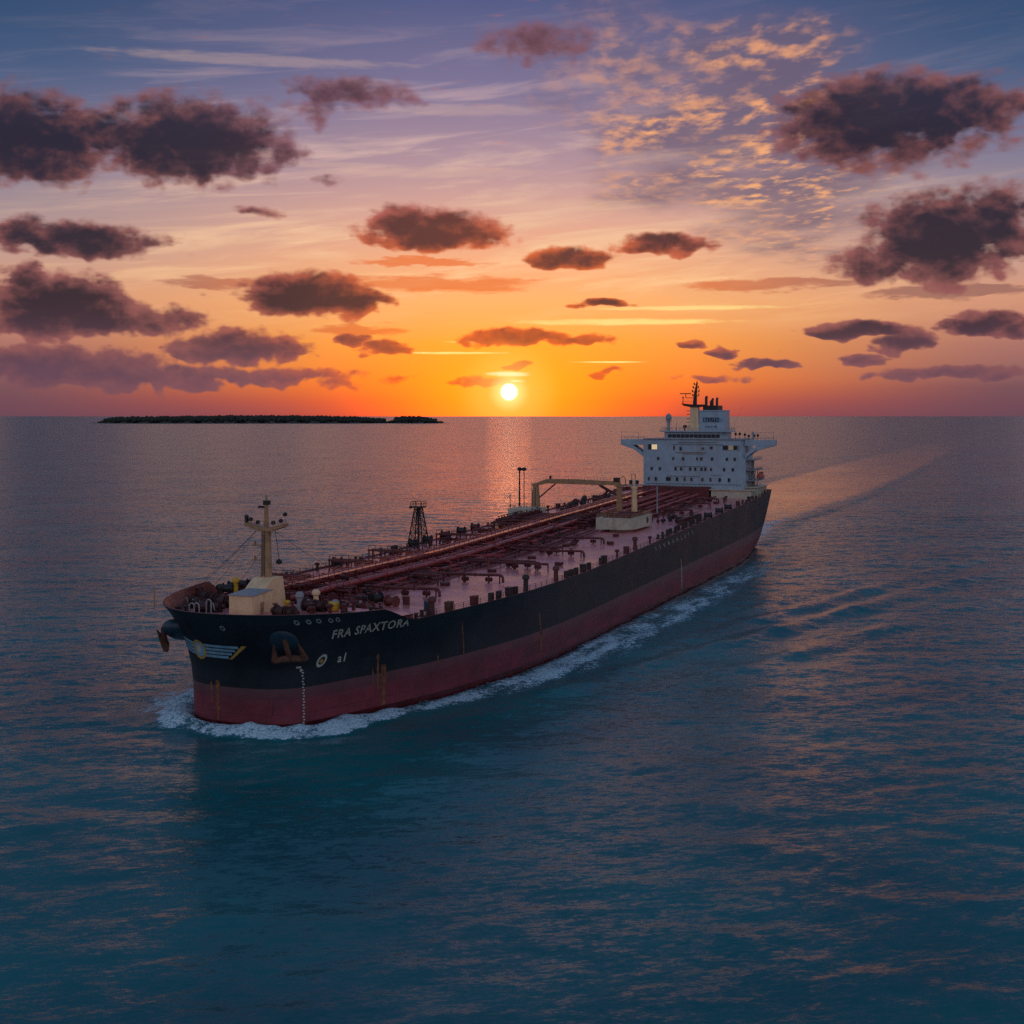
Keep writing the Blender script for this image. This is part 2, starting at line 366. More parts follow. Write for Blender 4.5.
hull_black = mat('hull_black', (.009,.015,.023), .50, var=.45, scale=.10, col2=(.022,.032,.044), c2amt=.5, streak=.35, streakcol=(.032,.034,.040), bump=.02, plates=True)
hull_red = mat('hull_red', (.19,.026,.040), .50, var=.3, scale=.16, col2=(.14,.045,.06), c2amt=.5, streak=.35, streakcol=(.10,.04,.04), bump=.02, plates=True, scuff=(.13,.075,.085))
hull_wet = mat('hull_wet', (.075,.008,.010), .22, var=.3, scale=.5)
deck_red = mat('deck_red', (.62,.20,.20), .30, var=.25, scale=.09, col2=(.42,.12,.12), c2amt=.7, bump=.015, spec=.7)
inner_red = mat('inner_red', (.17,.035,.03), .55, var=.35, scale=.7, col2=(.05,.02,.018), c2amt=.7)
pipe_red = mat('pipe_red', (.34,.055,.055), .22, var=.3, scale=.5, col2=(.09,.03,.02), c2amt=.5)
dark_red = mat('dark_red', (.11,.018,.018), .5, var=.4, scale=.8, col2=(.03,.015,.012), c2amt=.6)
dark = mat('dark_steel', (.018,.015,.015), .5, var=.4, scale=1.5)
rail_m = mat('rail_paint', (.10,.035,.03), .5, var=.3, scale=1.5)
cream = mat('cream_paint', (.86,.58,.33), .5, var=.12, scale=.5, col2=(.5,.32,.17), c2amt=.4, streak=.3, streakcol=(.26,.13,.06))
pale = mat('pale_paint', (.50,.47,.36), .5, var=.12, scale=.4, col2=(.30,.2,.13), c2amt=.5, streak=.45, streakcol=(.28,.15,.08))
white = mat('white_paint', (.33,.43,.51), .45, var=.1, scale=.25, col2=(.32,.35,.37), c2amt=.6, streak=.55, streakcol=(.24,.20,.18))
tan = mat('mast_paint', (.40,.22,.11), .5, var=.2, scale=.8, col2=(.12,.07,.04), c2amt=.5)
grey = mat('grey_paint', (.28,.29,.31), .5, var=.2, scale=.8)
yellow = mat('yellow_paint', (.62,.36,.02), .45, var=.15, scale=1.5, col2=(.2,.1,.03))
bluep = mat('blue_paint', (.015,.042,.065), .4, var=.2, scale=1.5)
orangep = mat('orange_paint', (.55,.10,.03), .4, var=.15, scale=1.0)
glass = mat('window_glass', (.012,.015,.02), .08, var=.2, scale=1)
lettering_m = mat('lettering_paint', (.50,.50,.42), .5, var=.2, scale=.6, col2=(.35,.2,.08), c2amt=.6)
emb_blue = mat('emblem_blue', (.20,.36,.48), .45, var=.2, scale=.8)
gold = mat('emblem_gold', (.42,.26,.05), .45, var=.2, scale=1.2)
rust_run = mat('rust_run', (.20,.075,.03), .7, var=.5, scale=1.0, col2=(.07,.03,.02))
rust = mat('rust', (.12,.050,.028), .7, var=.5, scale=1.0, col2=(.06,.02,.012))
navy = mat('navy_paint', (.01,.025,.05), .4, var=.2, scale=1)
def glow_mat(name, col, e):
    m = bpy.data.materials.new(name); m.use_nodes = True; b = m.node_tree.nodes['Principled BSDF']
    b.inputs['Base Color'].default_value = (.3, .25, .18, 1); b.inputs['Emission Color'].default_value = col+(1,); b.inputs['Emission Strength'].default_value = e
    return m
sunset_win = glow_mat('sunset_glow_window', (1, .72, .42), .55)  # emission imitates the sunset sky seen through the panes, no lamp inside
lit_win2 = glow_mat('lit_window_dim', (.9, .62, .3), .10)

# ------------------------------------------------------------------ objects
def tag(o, label=None, cat=None, group=None, kind=None):
    if label: o['label'] = label
    if cat: o['category'] = cat
    if group: o['group'] = group
    if kind: o['kind'] = kind
    return o
def link(name, me, parent=None, loc=None, rz=0, label=None):
    o = bpy.data.objects.new(name, me); C.objects.link(o)
    if parent: o.parent = parent
    if loc: o.location = (loc[0], -loc[1], loc[2])
    if rz: o.rotation_euler = (0, 0, rz)
    if label: o['label'] = label
    return o
ship = bpy.data.objects.new('oil_tanker', None); C.objects.link(ship)
ship.location = to_world(0, 0, 0); ship.rotation_euler = (0, 0, math.atan2(C_, S_))
tag(ship, 'long oil tanker under way, black and red hull, red deck pipes and white bridge house', 'oil tanker')
def part(name, mb, mats, parent=ship, loc=None, rz=0, label=None, smooth=True):
    if not isinstance(mats, (list, tuple)): mats = [mats]
    return link(name, mb.mesh(name, mats, smooth), parent, loc, rz, label)
#SHIP_BEGIN
# ================================================================== HULL
def build_hull():
    mb = MB(); K = len(WLc)
    rows = []                       # each row: list of levels for station k (half side)
    def zlist(k):
        rz = rim(DKc[k][0]); b = boot(WLc[k][0])
        return [-4, 0, 1.1, 2.6, 4.6, b, b+(rz-b)*.2, b+(rz-b)*.4, b+(rz-b)*.58, b+(rz-b)*.75, b+(rz-b)*.88, rz]
    mi = [2, 2, 0, 0, 0, 1, 1, 1, 1, 1, 1]
    NL = 12
    # the side from starboard transom round the stem to port transom
    idx = [-k for k in range(K-1, 0, -1)]+list(range(K))
    for kk in idx:
        k = abs(kk); sg = -1 if kk < 0 else 1; row = []
        for z in zlist(k):
            s, t = lerp_level(k, z/rim(DKc[k][0])); row.append((s, sg*t+bend(s), z))
        rows.append(row)
    for r in rows: mb.v += r
    for i in range(len(rows)-1):
        for j in range(NL-1):
            a = i*NL+j; mb.f.append((a, a+NL, a+NL+1, a+1)); mb.mi.append(mi[j])
    for j in range(NL-1):           # transom
        a = j; b = (len(rows)-1)*NL+j
        mb.f.append((a, b, b+1, a+1)); mb.mi.append(mi[j])
    # cap and inner face of the bulwark
    base = len(mb.v); nr = len(rows)
    def extra(i):                    # the starboard bulwark stays high a little farther aft
        s, t, z = rows[i][-1]
        if t < -5: return max(z, interp(s, [(-7, 20.2), (2, 20.1), (14, 20.2), (29, 20.0), (37, 16.4)]))
        return z
    for i, r in enumerate(rows):
        s, t, z = r[-1]; p = rows[max(0, i-1)][-1]; q = rows[min(nr-1, i+1)][-1]
        d = Vector((q[0]-p[0], q[1]-p[1])).normalized(); nx, ny = d.y, -d.x     # points inboard
        if (Vector((s, t))+Vector((nx, ny))-Vector((40, 0))).length > (Vector((s, t))-Vector((40, 0))).length and s < 40: nx, ny = -nx, -ny
        if s >= 40: nx, ny = 0, (-1 if t > 0 else 1)
        zt = extra(i)
        fl = 17.4 if s < 21.5 else dz(max(s, 0))-.02
        if zt > z+.1 and s >= 21.5: fl = 16.2
        kk_ = abs(idx[i]); sb, tb = lerp_level(kk_, (fl-.3)/rim(DKc[kk_][0])); sg_ = -1 if idx[i] < 0 else 1
        mb.v += [(s, t, zt), (s+nx*.35, t+ny*.35, zt+.02), (sb+nx*.38, sg_*tb+bend(sb)+ny*.38, fl-.3)]
    for i in range(nr-1):
        a = base+i*3
        mb.f.append((i*NL+NL-1, (i+1)*NL+NL-1, a+3, a)); mb.mi.append(1)
        mb.f.append((a, a+3, a+4, a+1)); mb.mi.append(3)
        mb.f.append((a+1, a+4, a+5, a+2)); mb.mi.append(3)
    a = base; b = base+(nr-1)*3
    mb.f.append((a, b, b+1, a+1)); mb.mi.append(3); mb.f.append((a+1, b+1, b+2, a+2)); mb.mi.append(3)
    return part('hull', mb, [hull_red, hull_black, hull_wet, inner_red])
hull = build_hull()

def build_decks():
    mb = MB()
    D = [(s, t) for s, t in DKc]
    def strip(pts, zf, m=0):
        prev = None
        for s, t in pts:
            w = t-.3; c = bend(s); cur = [(s, c+w*u, zf(s)+(.35*(1-u*u) if s > 22 else .2*(1-u*u))) for u in (-1, -.5, 0, .5, 1)]
            if prev:
                for j in range(4): mb.quad([prev[j], cur[j], cur[j+1], prev[j+1]], m)
            prev = cur
    fine = []
    for (a, b) in zip(D, D[1:]): fine.append(a)
    fine.append(D[-1])
    lv = level(17.4); fc = [q for q in lv if q[0] <= 21.9]; fc.append((21.9, interp(21.9, lv)))
    md = [(21.9, interp(21.9, D))]+[q for q in fine if q[0] > 21.9]
    strip([(s+.25, t) for s, t in md], lambda s: dz(s))
    part('main_deck', mb, deck_red)
    mb = MB(); strip([(s+.3, t) for s, t in fc], lambda s: 17.4)
    w = interp(21.9, lv)-.4; c = bend(21.9)
    mb.quad([(21.95, c-w, 15.9), (21.95, c+w, 15.9), (21.95, c+w, 17.42), (21.95, c-w, 17.42)])
    part('forecastle_deck', mb, deck_red)
build_decks()

# ------------------------------------------------------------------ writing and marks on the hull
def text_mb(body, size, font_shear=0.0, bold=.0, sx=1.0, gap=1.12):
    cu = bpy.data.curves.new('txt', 'FONT'); cu.body = body; cu.size = size; cu.shear = font_shear; cu.offset = bold
    cu.resolution_u = 2; cu.space_character = gap
    o = bpy.data.objects.new('txt', cu); C.objects.link(o)
    dg = bpy.context.evaluated_depsgraph_get(); dg.update()
    me = bpy.data.meshes.new_from_object(o.evaluated_get(dg))
    vs = [(v.co.x*sx, v.co.y) for v in me.vertices]; fs = [tuple(p.vertices) for p in me.polygons]
    bpy.data.objects.remove(o); bpy.data.curves.remove(cu); bpy.data.meshes.remove(me)
    return vs, fs
def hull_text(name, body, size, a0, z0, dzda, m, shear=0., bold=0., sx=1., off=.07, gap=1.12):
    vs, fs = text_mb(body, size, shear, bold, sx, gap)
    mb = MB(); mb.v = [surf(a0+x, z0+y+dzda*x, off) for x, y in vs]; mb.f = fs; mb.mi = [0]*len(fs)
    return part(name, mb, m, hull, smooth=False)
def patch(mb, fn, na, nz, m=0):
    """grid patch on the hull; fn(u,v)->(a,z,off)"""
    base = len(mb.v)
    for i in range(na+1):
        for j in range(nz+1):
            a, z, o = fn(i/na, j/nz); mb.v.append(surf(a, z, o))
    for i in range(na):
        for j in range(nz):
            q = base+i*(nz+1)+j; mb.f.append((q, q+nz+1, q+nz+2, q+1)); mb.mi.append(m)
hull_text('name_lettering', 'FRA SPAXTORA', 2.25, 18.8, 14.95, .02, lettering_m, .45, .045, 1.0)
hull_text('mark_lettering', 'a1', 2.2, 19.6, 10.4, 0, lettering_m, .35, .03, 1.0)
hull_text('side_lettering', 'VENMUNLUTT', 1.7, 176, 15.4, .020, lettering_m, 0, .03, 1.25, gap=4.1)
mb = MB()                                    # the leaf-shaped mark
vs = [(math.cos(q)*1.15+.35*math.sin(q), math.sin(q)*.95) for q in [k*math.pi/8 for k in range(16)]]
i0 = len(mb.v)
for x, y in vs: mb.v.append(surf(16.4+x, 11.2+y+.3*x, .06))
for x, y in vs: mb.v.append(surf(16.4+x*.62, 11.2+y*.62+.3*x*.62, .06))
for k in range(16): mb.f.append((k, (k+1) % 16, 16+(k+1) % 16, 16+k)); mb.mi.append(0)
for x, y in vs: mb.v.append(surf(16.3+x*.36, 11.1+y*.36, .06))
mb.f.append(tuple(range(32, 48))); mb.mi.append(1)
part('round_mark', mb, [lettering_m, gold], hull, smooth=False)
def mark(a, z, w, h, m=lettering_m):
    mb = MB(); patch(mb, lambda u, v: (a+u*w, z+v*h, .06), 1, 1); part('draught_mark', mb, m, hull, smooth=False)
for k in range(19): mark(12.2+(.12 if k % 2 else 0), .9+k*.5, .38, .24)     # at the bow
mark(11.4, 10.4, .9, .3); mark(12.0, 9.7, .3, .6)
for k in range(16): mark(200.8, 1.4+k*.45, .9, .3)                          # amidships
mark(200.8, 8.8, .8, 1.6, gold)
# rust runs with a shape of their own
mb = MB()
def run(a, z0, z1, w, seed):
    r = random.Random(seed); n = 10; ws = [w*(.4+.6*r.random())*(1-.35*i/n) for i in range(n+1)]
    ws[0] = w*.5
    for i in range(n):
        za, zb = z0+(z1-z0)*i/n, z0+(z1-z0)*(i+1)/n
        i0 = len(mb.v)
        mb.v += [surf(a-ws[i]/2, za, .035), surf(a+ws[i]/2, za, .035), surf(a+ws[i+1]/2, zb, .035), surf(a-ws[i+1]/2, zb, .035)]
        mb.f.append((i0, i0+1, i0+2, i0+3)); mb.mi.append(0)
for q_ in ((-3.2, 8.0, 1.2, 1.1, 1), (-4.6, 7.6, 4.0, .5, 5), (29, 10.6, 4.2, .8, 2), (30.4, 8.5, 1.2, 1.9, 3), (84, 10.8, 1.6, 1.3, 4), (84.6, 7.4, 3.0, .5, 14), (53, 13.6, 6.8, .5, 15), (150, 10, 5, .7, 16), (232, 11, 6, .8, 17), (27.8, 8.2, 5.0, .4, 9), (45, 8, 5.2, .5, 8), (120, 9, 5, .5, 6)):
    mb = MB(); run(*q_); part('rust_streak', mb, rust_run, hull, smooth=False)
# winged emblem round the stem
EA, EZ = -6.3, 13.1
mb = MB()
for k in range(4):
    zt = EZ+1.15-k*.62; r0 = 7.6-k*.75; l0 = 8.0-k*.2
    patch(mb, lambda u, v: (EA+.9+u*r0, zt-v*.44+.05*u, .06), 10, 1)
    patch(mb, lambda u, v: (EA-.9-u*(l0), zt-v*.44+u*1.0, .06), 10, 1)
em = part('bow_emblem', mb, emb_blue, hull, smooth=False)
mb = MB(); patch(mb, lambda u, v: (EA+9.2-v*2.9+u*(.9-.35*v), EZ+1.3-v*2.5, .062), 2, 6)
part('wing_tip', mb, gold, em, smooth=False)
mb = MB()
def disc(mb, a, z, r0, r1, off, m=0, n=24):
    base = len(mb.v)
    for k in range(n):
        q = 2*math.pi*k/n
        for r in (r0, r1): mb.v.append(surf(a+math.cos(q)*r*.95, z+math.sin(q)*r, off))
    for k in range(n):
        a0 = base+2*k; b0 = base+2*((k+1) % n); mb.f.append((a0, b0, b0+1, a0+1)); mb.mi.append(m)
disc(mb, EA, EZ, 1.75, 1.3, .09); part('emblem_ring', mb, gold, em, smooth=False)
mb = MB(); disc(mb, EA, EZ, 1.3, .02, .08); part('emblem_disc', mb, emb_blue, em, smooth=False)
mb = MB(); disc(mb, EA-.2, EZ+.2, .75, .02, .1, n=7); part('emblem_crest', mb, pale, em, smooth=False)

# anchors in their bolsters
def anchor(a, z, sgn):
    def frame(a, z, o): return Vector(surf(a, z, o))
    mb = MB()                                # bolster: a dome of plate the shank runs into
    n = 14; rings = []
    for i in range(6):
        ph = i/5*math.pi/2
        ring = []
        for k in range(n):
            q = 2*math.pi*k/n
            ring.append(frame(a+math.cos(q)*2.4*math.cos(ph), z+1.2+math.sin(q)*2.0*math.cos(ph), math.sin(ph)*(.7 if sgn > 0 else 3.0)))
        rings.append(ring)
    for r in rings: mb.v += [tuple(p) for p in r]
    for i in range(5):
        for k in range(n): mb.f.append((i*n+k, i*n+(k+1) % n, (i+1)*n+(k+1) % n, (i+1)*n+k)); mb.mi.append(0)
    b = part('anchor_bolster', mb, bluep, hull)
    o = 1.1 if sgn > 0 else 3.4
    mb = MB()
    p0 = frame(a, z+1.6, o*.8); p1 = frame(a, z-1.6, o+.2)
    mb.tube([p0, p1], [.42, .5], 8)
    c = frame(a, z-1.6, o+.2)
    for s2 in (-1, 1):
        e = frame(a+s2*2.2, z-1.9, o+.3); tip = frame(a+s2*1.8, z+.9, o+.7)
        mb.tube([c, (c+e)/2, e], [.65, .6, .5], 8); mb.tube([e, (e+tip)/2, tip], [.62, .42, .12], 6)
    mb.tube([frame(a-2.5, z-2.0, o+.3), frame(a+2.5, z-2.0, o+.3)], .38, 8)
    part('anchor', mb, rust, hull, label='rust-brown stockless anchor housed on the bow')
anchor(10.4, 14.1, 1)
anchor(-14.0, 14.4, -1)
# fairlead openings under the rim
for a, z in ((13.6, 18.6), (15.6, 18.6), (17.4, 18.6), (19.6, 18.5), (21.0, 18.5), (0.8, 17.6)):
    mb = MB(); disc(mb, a, z, .5, .22, .09, 0, 14)
    part('fairlead', mb, grey, hull, smooth=False)

# ================================================================== FORECASTLE
def cyl(mb, c, r, h, n=12, m=0): return mb.lathe(c, [(r, 0), (r, h)], n, m)
FZ = 17.4
# foremast house and foremast
mb = MB()
mb.prism([(8.0, FZ), (8.0, FZ+3.5), (14.4, FZ+3.9), (14.4, FZ)], 1, -4.5, .3)
mb.prism([(14.4, FZ), (14.4, FZ+3.9), (17.0, FZ+5.6), (20.4, FZ+5.6), (21.6, FZ)], 1, -5.4, -1.2)
fh = part('foremast_house', mb, [cream])
mb = MB(); mb.prism([(7.8, FZ+3.52), (14.3, FZ+3.93), (14.3, FZ+4.03), (7.8, FZ+3.64)], 1, -4.7, .5)
part('house_roof', mb, grey, fh)
mb = MB(); mb.box((10.5, 11.5), (.3, .4), (FZ+.3, FZ+2.2)); part('door', mb, tan, fh)
ms, mt = 18.6, -3.6
mb = MB()
mb.tube([(ms, mt, FZ+3.5), (ms, mt, FZ+6.2), (ms, mt, 31.6)], [1.9, 1.05, .85], 10)
mb.tube([(ms, mt, 31.6), (ms, mt, 36.4), (ms, mt, 38.0)], [.46, .34, .12], 8)
fm = part('foremast', mb, tan)
mb = MB()
mb.prism([(mt-4.2, 32.9), (mt-4.1, 32.3), (mt-1.2, 31.4), (mt+1.2, 31.4), (mt+4.1, 32.3), (mt+4.2, 32.9), (mt+3.6, 32.8), (mt+1, 32.1), (mt-1, 32.1), (mt-3.6, 32.8)], 0, ms-.9, ms+.9)
mb.tube([(ms, mt-4.1, 32.9), (ms, mt-4.1, 33.6)], .08, 5); mb.tube([(ms, mt+4.1, 32.9), (ms, mt+4.1, 33.6)], .08, 5)
for k in range(9): mb.tube([(ms-.85, mt-4+k, 32.4), (ms-.85, mt-4+k, 33.4)], .05, 4)
part('platform', mb, tan, fm)
for dt, z in ((-4.1, 33.5), (4.1, 34.2), (3.2, 33.0), (1.6, 32.6), (-1.7, 32.6), (-3.2, 33.1), (-4.1, 32.9)):
    mb = MB(); mb.lathe((ms-.2, mt+dt, z), [(.12, 0), (.42, .15), (.42, .55), (.2, .75)], 8); part('lamp', mb, dark, fm)
mb = MB(); mb.box((ms-.3, ms+.3), (mt-1.6, mt-.2), (35.6, 36.0)); mb.box((ms-.35, ms+.35), (mt-.5, mt+.7), (36.2, 37.0)); part('mast_head_fitting', mb, dark, fm)
for z in (28.6, 25.9):
    mb = MB(); mb.box((ms-.5, ms+.5), (mt-2.9, mt-.7), (z, z+.22)); mb.tube([(ms, mt-2.4, z+.2), (ms, mt-2.4, z+.9)], .2, 6); part('lamp_bracket', mb, tan, fm)
mb = MB()
for k in range(26): mb.box((ms-1.15, ms-1.1), (mt-.25, mt+.25), (FZ+5+k*.33, FZ+5.06+k*.33))
mb.box((ms-1.15, ms-1.05), (mt-.3, mt-.24), (FZ+4.6, 31.5)); mb.box((ms-1.15, ms-1.05), (mt+.24, mt+.3), (FZ+4.6, 31.5)); part('ladder', mb, dark, fm)
for e in ((0, -12, 19.3), (6, -16, 19.4), (10, -14, 18.2), (44, 5, 19), (36, -24, 16.6)):
    p0 = Vector((ms, mt+(-2 if e[0] < 20 else 1.5), 31.6)); p1 = Vector(e); pts = [p0.lerp(p1, u)-Vector((0, 0, 1.2*math.sin(math.pi*u))) for u in [k/8 for k in range(9)]]
    mb = MB(); mb.tube(pts, .035, 4); part('guy_wire', mb, dark, fm)
mb = MB(); mb.tube([(ms, mt+1.9, 31.5), (ms, mt+2.7, 26.4)], .05, 4); mb.lathe((ms, mt+2.7, 25.4), [(.1, 1.0), (.6, .6), (.6, .2), (.1, 0)], 8); part('bell', mb, dark, fm)

winch_m = mat('winch_paint', (.055,.016,.015), .6, var=.5, scale=2.2, col2=(.02,.015,.014), c2amt=.8, bump=.03)
def winch(s, t, rz=0.0, sc_=1.0, z=FZ):
    mb = MB()
    def X(r, y0, y1, cz, n=14): mb.tube([(0, y0, cz), (0, y1, cz)], r, n)
    X(1.15*sc_, -2.6, -.2, 1.5); X(1.5*sc_, -2.75, -2.55, 1.5); X(1.5*sc_, -.25, -.05, 1.5); X(.95*sc_, .5, 1.9, 1.5); X(1.35*sc_, .3, .5, 1.5); X(1.35*sc_, 1.9, 2.1, 1.5)
    X(.25, -3.3, 3.1, 1.5, 8); X(.6, 2.7, 3.3, 1.5, 10)
    for y in (-3, .1, 2.4): mb.box((-.9, .9), (y-.15, y+.15), (0, 1.7))
    mb.box((-1.5, 1.5), (-3.2, 2.8), (0, .25)); mb.box((.9, 2.1), (-.7, .7), (.25, 1.5))
    w = part('mooring_winch', mb, [winch_m], loc=(s, t, z), rz=-rz); w.scale = (.78, .85, .74); return w
for w_ in ((12.5, -13.5, .35), (15.5, -10.0, .15), (9.5, -9.6, -.3), (8.5, 6.8, .2), (17.3, 7.5, .1), (19.4, -16.5, .3)): winch(*w_)
# white pipes and hoops on the forecastle
for (s, t, h) in ((1.2, -6.5, 2.6), (2.0, -4.6, 3.2), (3.0, -8.8, 2.2)):
    mb = MB(); mb.tube([(s, t-.5, FZ), (s, t-.5, FZ+h), (s, t-.2, FZ+h+.35), (s, t+.2, FZ+h+.35), (s, t+.5, FZ+h), (s, t+.5, FZ)], .12, 6); part('vent_hoop', mb, grey)
mb = MB(); mb.tube([(0, -4, FZ+1.1), (1, -1, FZ+1.1), (1.8, 3.2, FZ+1.1)], .07, 5)
for a in ((0, -4), (1, -1), (1.8, 3.2)): mb.tube([(a[0], a[1], FZ), (a[0], a[1], FZ+1.15)], .08, 5)
part('guard_rail', mb, grey)
for k in range(5):
    mb = MB(); pts = [(13.5-k*1.1, -17.5+k*2.2+.4*u, FZ+1.7-1.2*u*u) for u in [j/6 for j in range(7)]]
    mb.tube(pts, .12, 5); part('mooring_rope', mb, grey)
# posts on the rim
mb = MB(); mb.tube([(-.5, -14.0, 19.5), (-.5, -14.0, 23.0)], .12, 6); part('jack_staff', mb, tan)
# bulwark stays on the inner face
for sg in (-1, 1):
    for k in range(2, 45, 2 if sg < 0 else 3):
        zt = 19.0; (s0, t0), (s1, t1) = lerp_level(k, zt/rim(DKc[k][0])), lerp_level(k, (FZ)/rim(DKc[k][0]))
        if s0 > 11.5: break
        p = Vector((s0, sg*t0+bend(s0))); q = Vector((s1, sg*t1+bend(s1))); inw = (Vector((16, 0))-p).normalized()
        p += inw*.55; q0 = q+inw*.45; q1 = q+inw*1.15; side_ = Vector((-inw.y, inw.x))*.07
        mb = MB(); mb.v = [(*(p-side_), zt), (*(p+side_), zt), (*(q0-side_), FZ), (*(q0+side_), FZ), (*(q1-side_), FZ), (*(q1+side_), FZ)]
        mb.f = [(0, 2, 4), (1, 3, 5), (0, 1, 3, 2), (0, 1, 5, 4)]; mb.mi = [0]*4
        part('bulwark_stay', mb, inner_red, smooth=False)
# small items: bollards, vents and so on share meshes
def m_bollard():
    mb = MB(); mb.box((-.5, .5), (-1.25, 1.25), (0, .22))
    for y in (-.7, .7): mb.lathe((0, y, .2), [(.36, 0), (.36, .9), (.44, .95), (.44, 1.05)], 10)
    return mb
def m_vent():
    mb = MB(); mb.lathe((0, 0, 0), [(.34, 0), (.30, 1.3), (.30, 1.45), (.62, 1.45), (.66, 1.7), (.45, 1.95), (.1, 2.05)], 12); return mb
def m_tall():
    mb = MB(); mb.lathe((0, 0, 0), [(.6, 0), (.55, .3), (.48, 2.4), (.75, 2.5), (.8, 3.0), (.55, 3.4), (.1, 3.5)], 12); return mb
def m_chock():
    mb = MB(); mb.box((-.75, .75), (-.35, .35), (0, .35)); mb.box((-.75, -.4), (-.35, .35), (.35, 1.3)); mb.box((.4, .75), (-.35, .35), (.35, 1.3)); mb.box((-.75, .75), (-.35, .35), (1.3, 1.6)); return mb
def m_locker():
    mb = MB(); mb.box((-.9, .9), (-.55, .55), (.15, 1.7)); mb.box((-.98, .98), (-.62, .62), (1.7, 1.82)); mb.box((-.8, .8), (-.45, .45), (0, .15)); mb.box((-.03, .03), (.55, .6), (.3, 1.6)); return mb
def m_hatch():
    mb = MB(); mb.lathe((0, 0, 0), [(.85, 0), (.85, .7), (1.0, .72), (1.0, .92), (.5, 1.05)], 14); mb.box((-.1, .1), (.9, 1.3), (.3, 1.0)); return mb
def m_valve():
    mb = MB(); mb.tube([(-.8, 0, .9), (.8, 0, .9)], .34, 10); mb.tube([(-.62, 0, .9), (-.45, 0, .9)], .52, 10); mb.tube([(.45, 0, .9), (.62, 0, .9)], .52, 10)
    mb.tube([(0, 0, .5), (0, 0, 2.0)], .16, 8); mb.lathe((0, 0, 1.95), [(.45, 0), (.5, .05), (.5, .12), (.45, .17)], 12); mb.box((-.12, .12), (-.3, .3), (0, .7)); return mb
def m_reel():
    mb = MB(); mb.tube([(0, -1.0, 1.2), (0, 1.0, 1.2)], .8, 12); mb.tube([(0, -1.12, 1.2), (0, -1.0, 1.2)], 1.15, 14); mb.tube([(0, 1.0, 1.2), (0, 1.12, 1.2)], 1.15, 14)
    mb.box((-.2, .2), (-1.3, -1.15), (0, 1.3)); mb.box((-.2, .2), (1.15, 1.3), (0, 1.3)); mb.box((-.8, .8), (-1.3, 1.3), (0, .12)); return mb
LIB = {}
def put(kind, s, t, z=None, rz=0.0, m=None, label=None):
    m = m or {'bollard': dark, 'mushroom_vent': dark_red, 'vent_post': pipe_red, 'fairlead_chock': dark, 'locker': dark_red, 'tank_hatch': dark_red, 'valve': dark_red, 'hose_reel': dark_red}[kind]
    key = (kind, m.name)
    if key not in LIB:
        LIB[key] = {'bollard': m_bollard, 'mushroom_vent': m_vent, 'vent_post': m_tall, 'fairlead_chock': m_chock, 'locker': m_locker, 'tank_hatch': m_hatch, 'valve': m_valve, 'hose_reel': m_reel}[kind]().mesh(kind, [m])
    return link(kind, LIB[key], ship, (s, t, dz(s) if z is None else z), rz, label)
for s, t, r in ((7, -13.6, .9), (3.4, -10.5, 1.1), (16.5, -19.3, .3), (1.8, 9.5, -1.0), (12.5, 16.4, -.3), (18.6, 18.6, -.2), (6.4, 13.2, -.5)): put('bollard', s, t, FZ, r)
for s, t, m in ((15.7, 2.6, yellow), (18.2, 5.2, grey), (19.6, 10.2, grey), (14.6, 12, None), (20.5, 13.5, None), (11.0, 10.4, None), (20.3, 2.4, grey), (26.2, -18.5, None), (27.5, -16.2, None)):
    put('mushroom_vent', s, t, FZ if s < 21.7 else 16, 0, m, 'yellow capped mushroom vent' if m is yellow else None)
put('vent_post', 20.7, 5.6, FZ, 0, cream); put('vent_post', 17.0, 4.4, FZ, 0, grey); put('vent_post', 40, -24.5, 16, 0, yellow); put('vent_post', 30, -21.5, 16, 0, dark)
for s, t in ((22.6, -21.4), (24.4, -21.6), (10.7, 3.2), (13.5, 5.0), (13.4, 8.9), (18.4, 12.6), (14.6, 14.8)): put('valve', s, t, FZ if s < 21.5 else 17.5, random.random()*3)
for s, t in ((43, -27), (46.5, -27.2), (39.5, -26)): put('hose_reel', s, t, 16, .3, dark)
# things that only rest on the deck
def drum(loc, m, label, name='storage_drum', cat='drum', r=.85, h=1.5):
    mb = MB(); mb.lathe((0, 0, 0), [(r*.96, 0), (r, .06), (r, h*.33), (r*1.04, h*.35), (r, h*.37), (r, h*.66), (r*1.04, h*.68), (r, h*.7), (r, h-.06), (r*.96, h), (r*.9, h-.04)], 18)
    o = bpy.data.objects.new(name, mb.mesh(name, [m])); C.objects.link(o); o.location = to_world(*loc); tag(o, label, cat)
drum((18.4, 10.6, FZ+.25), yellow, 'round yellow drum behind the bow bulwark below the forward pipes', r=1.0, h=1.5)
drum((31.2, 23.4, 16.4), bluep, 'dark blue drum at the deck edge just aft of the ship name', r=.95, h=2.1)

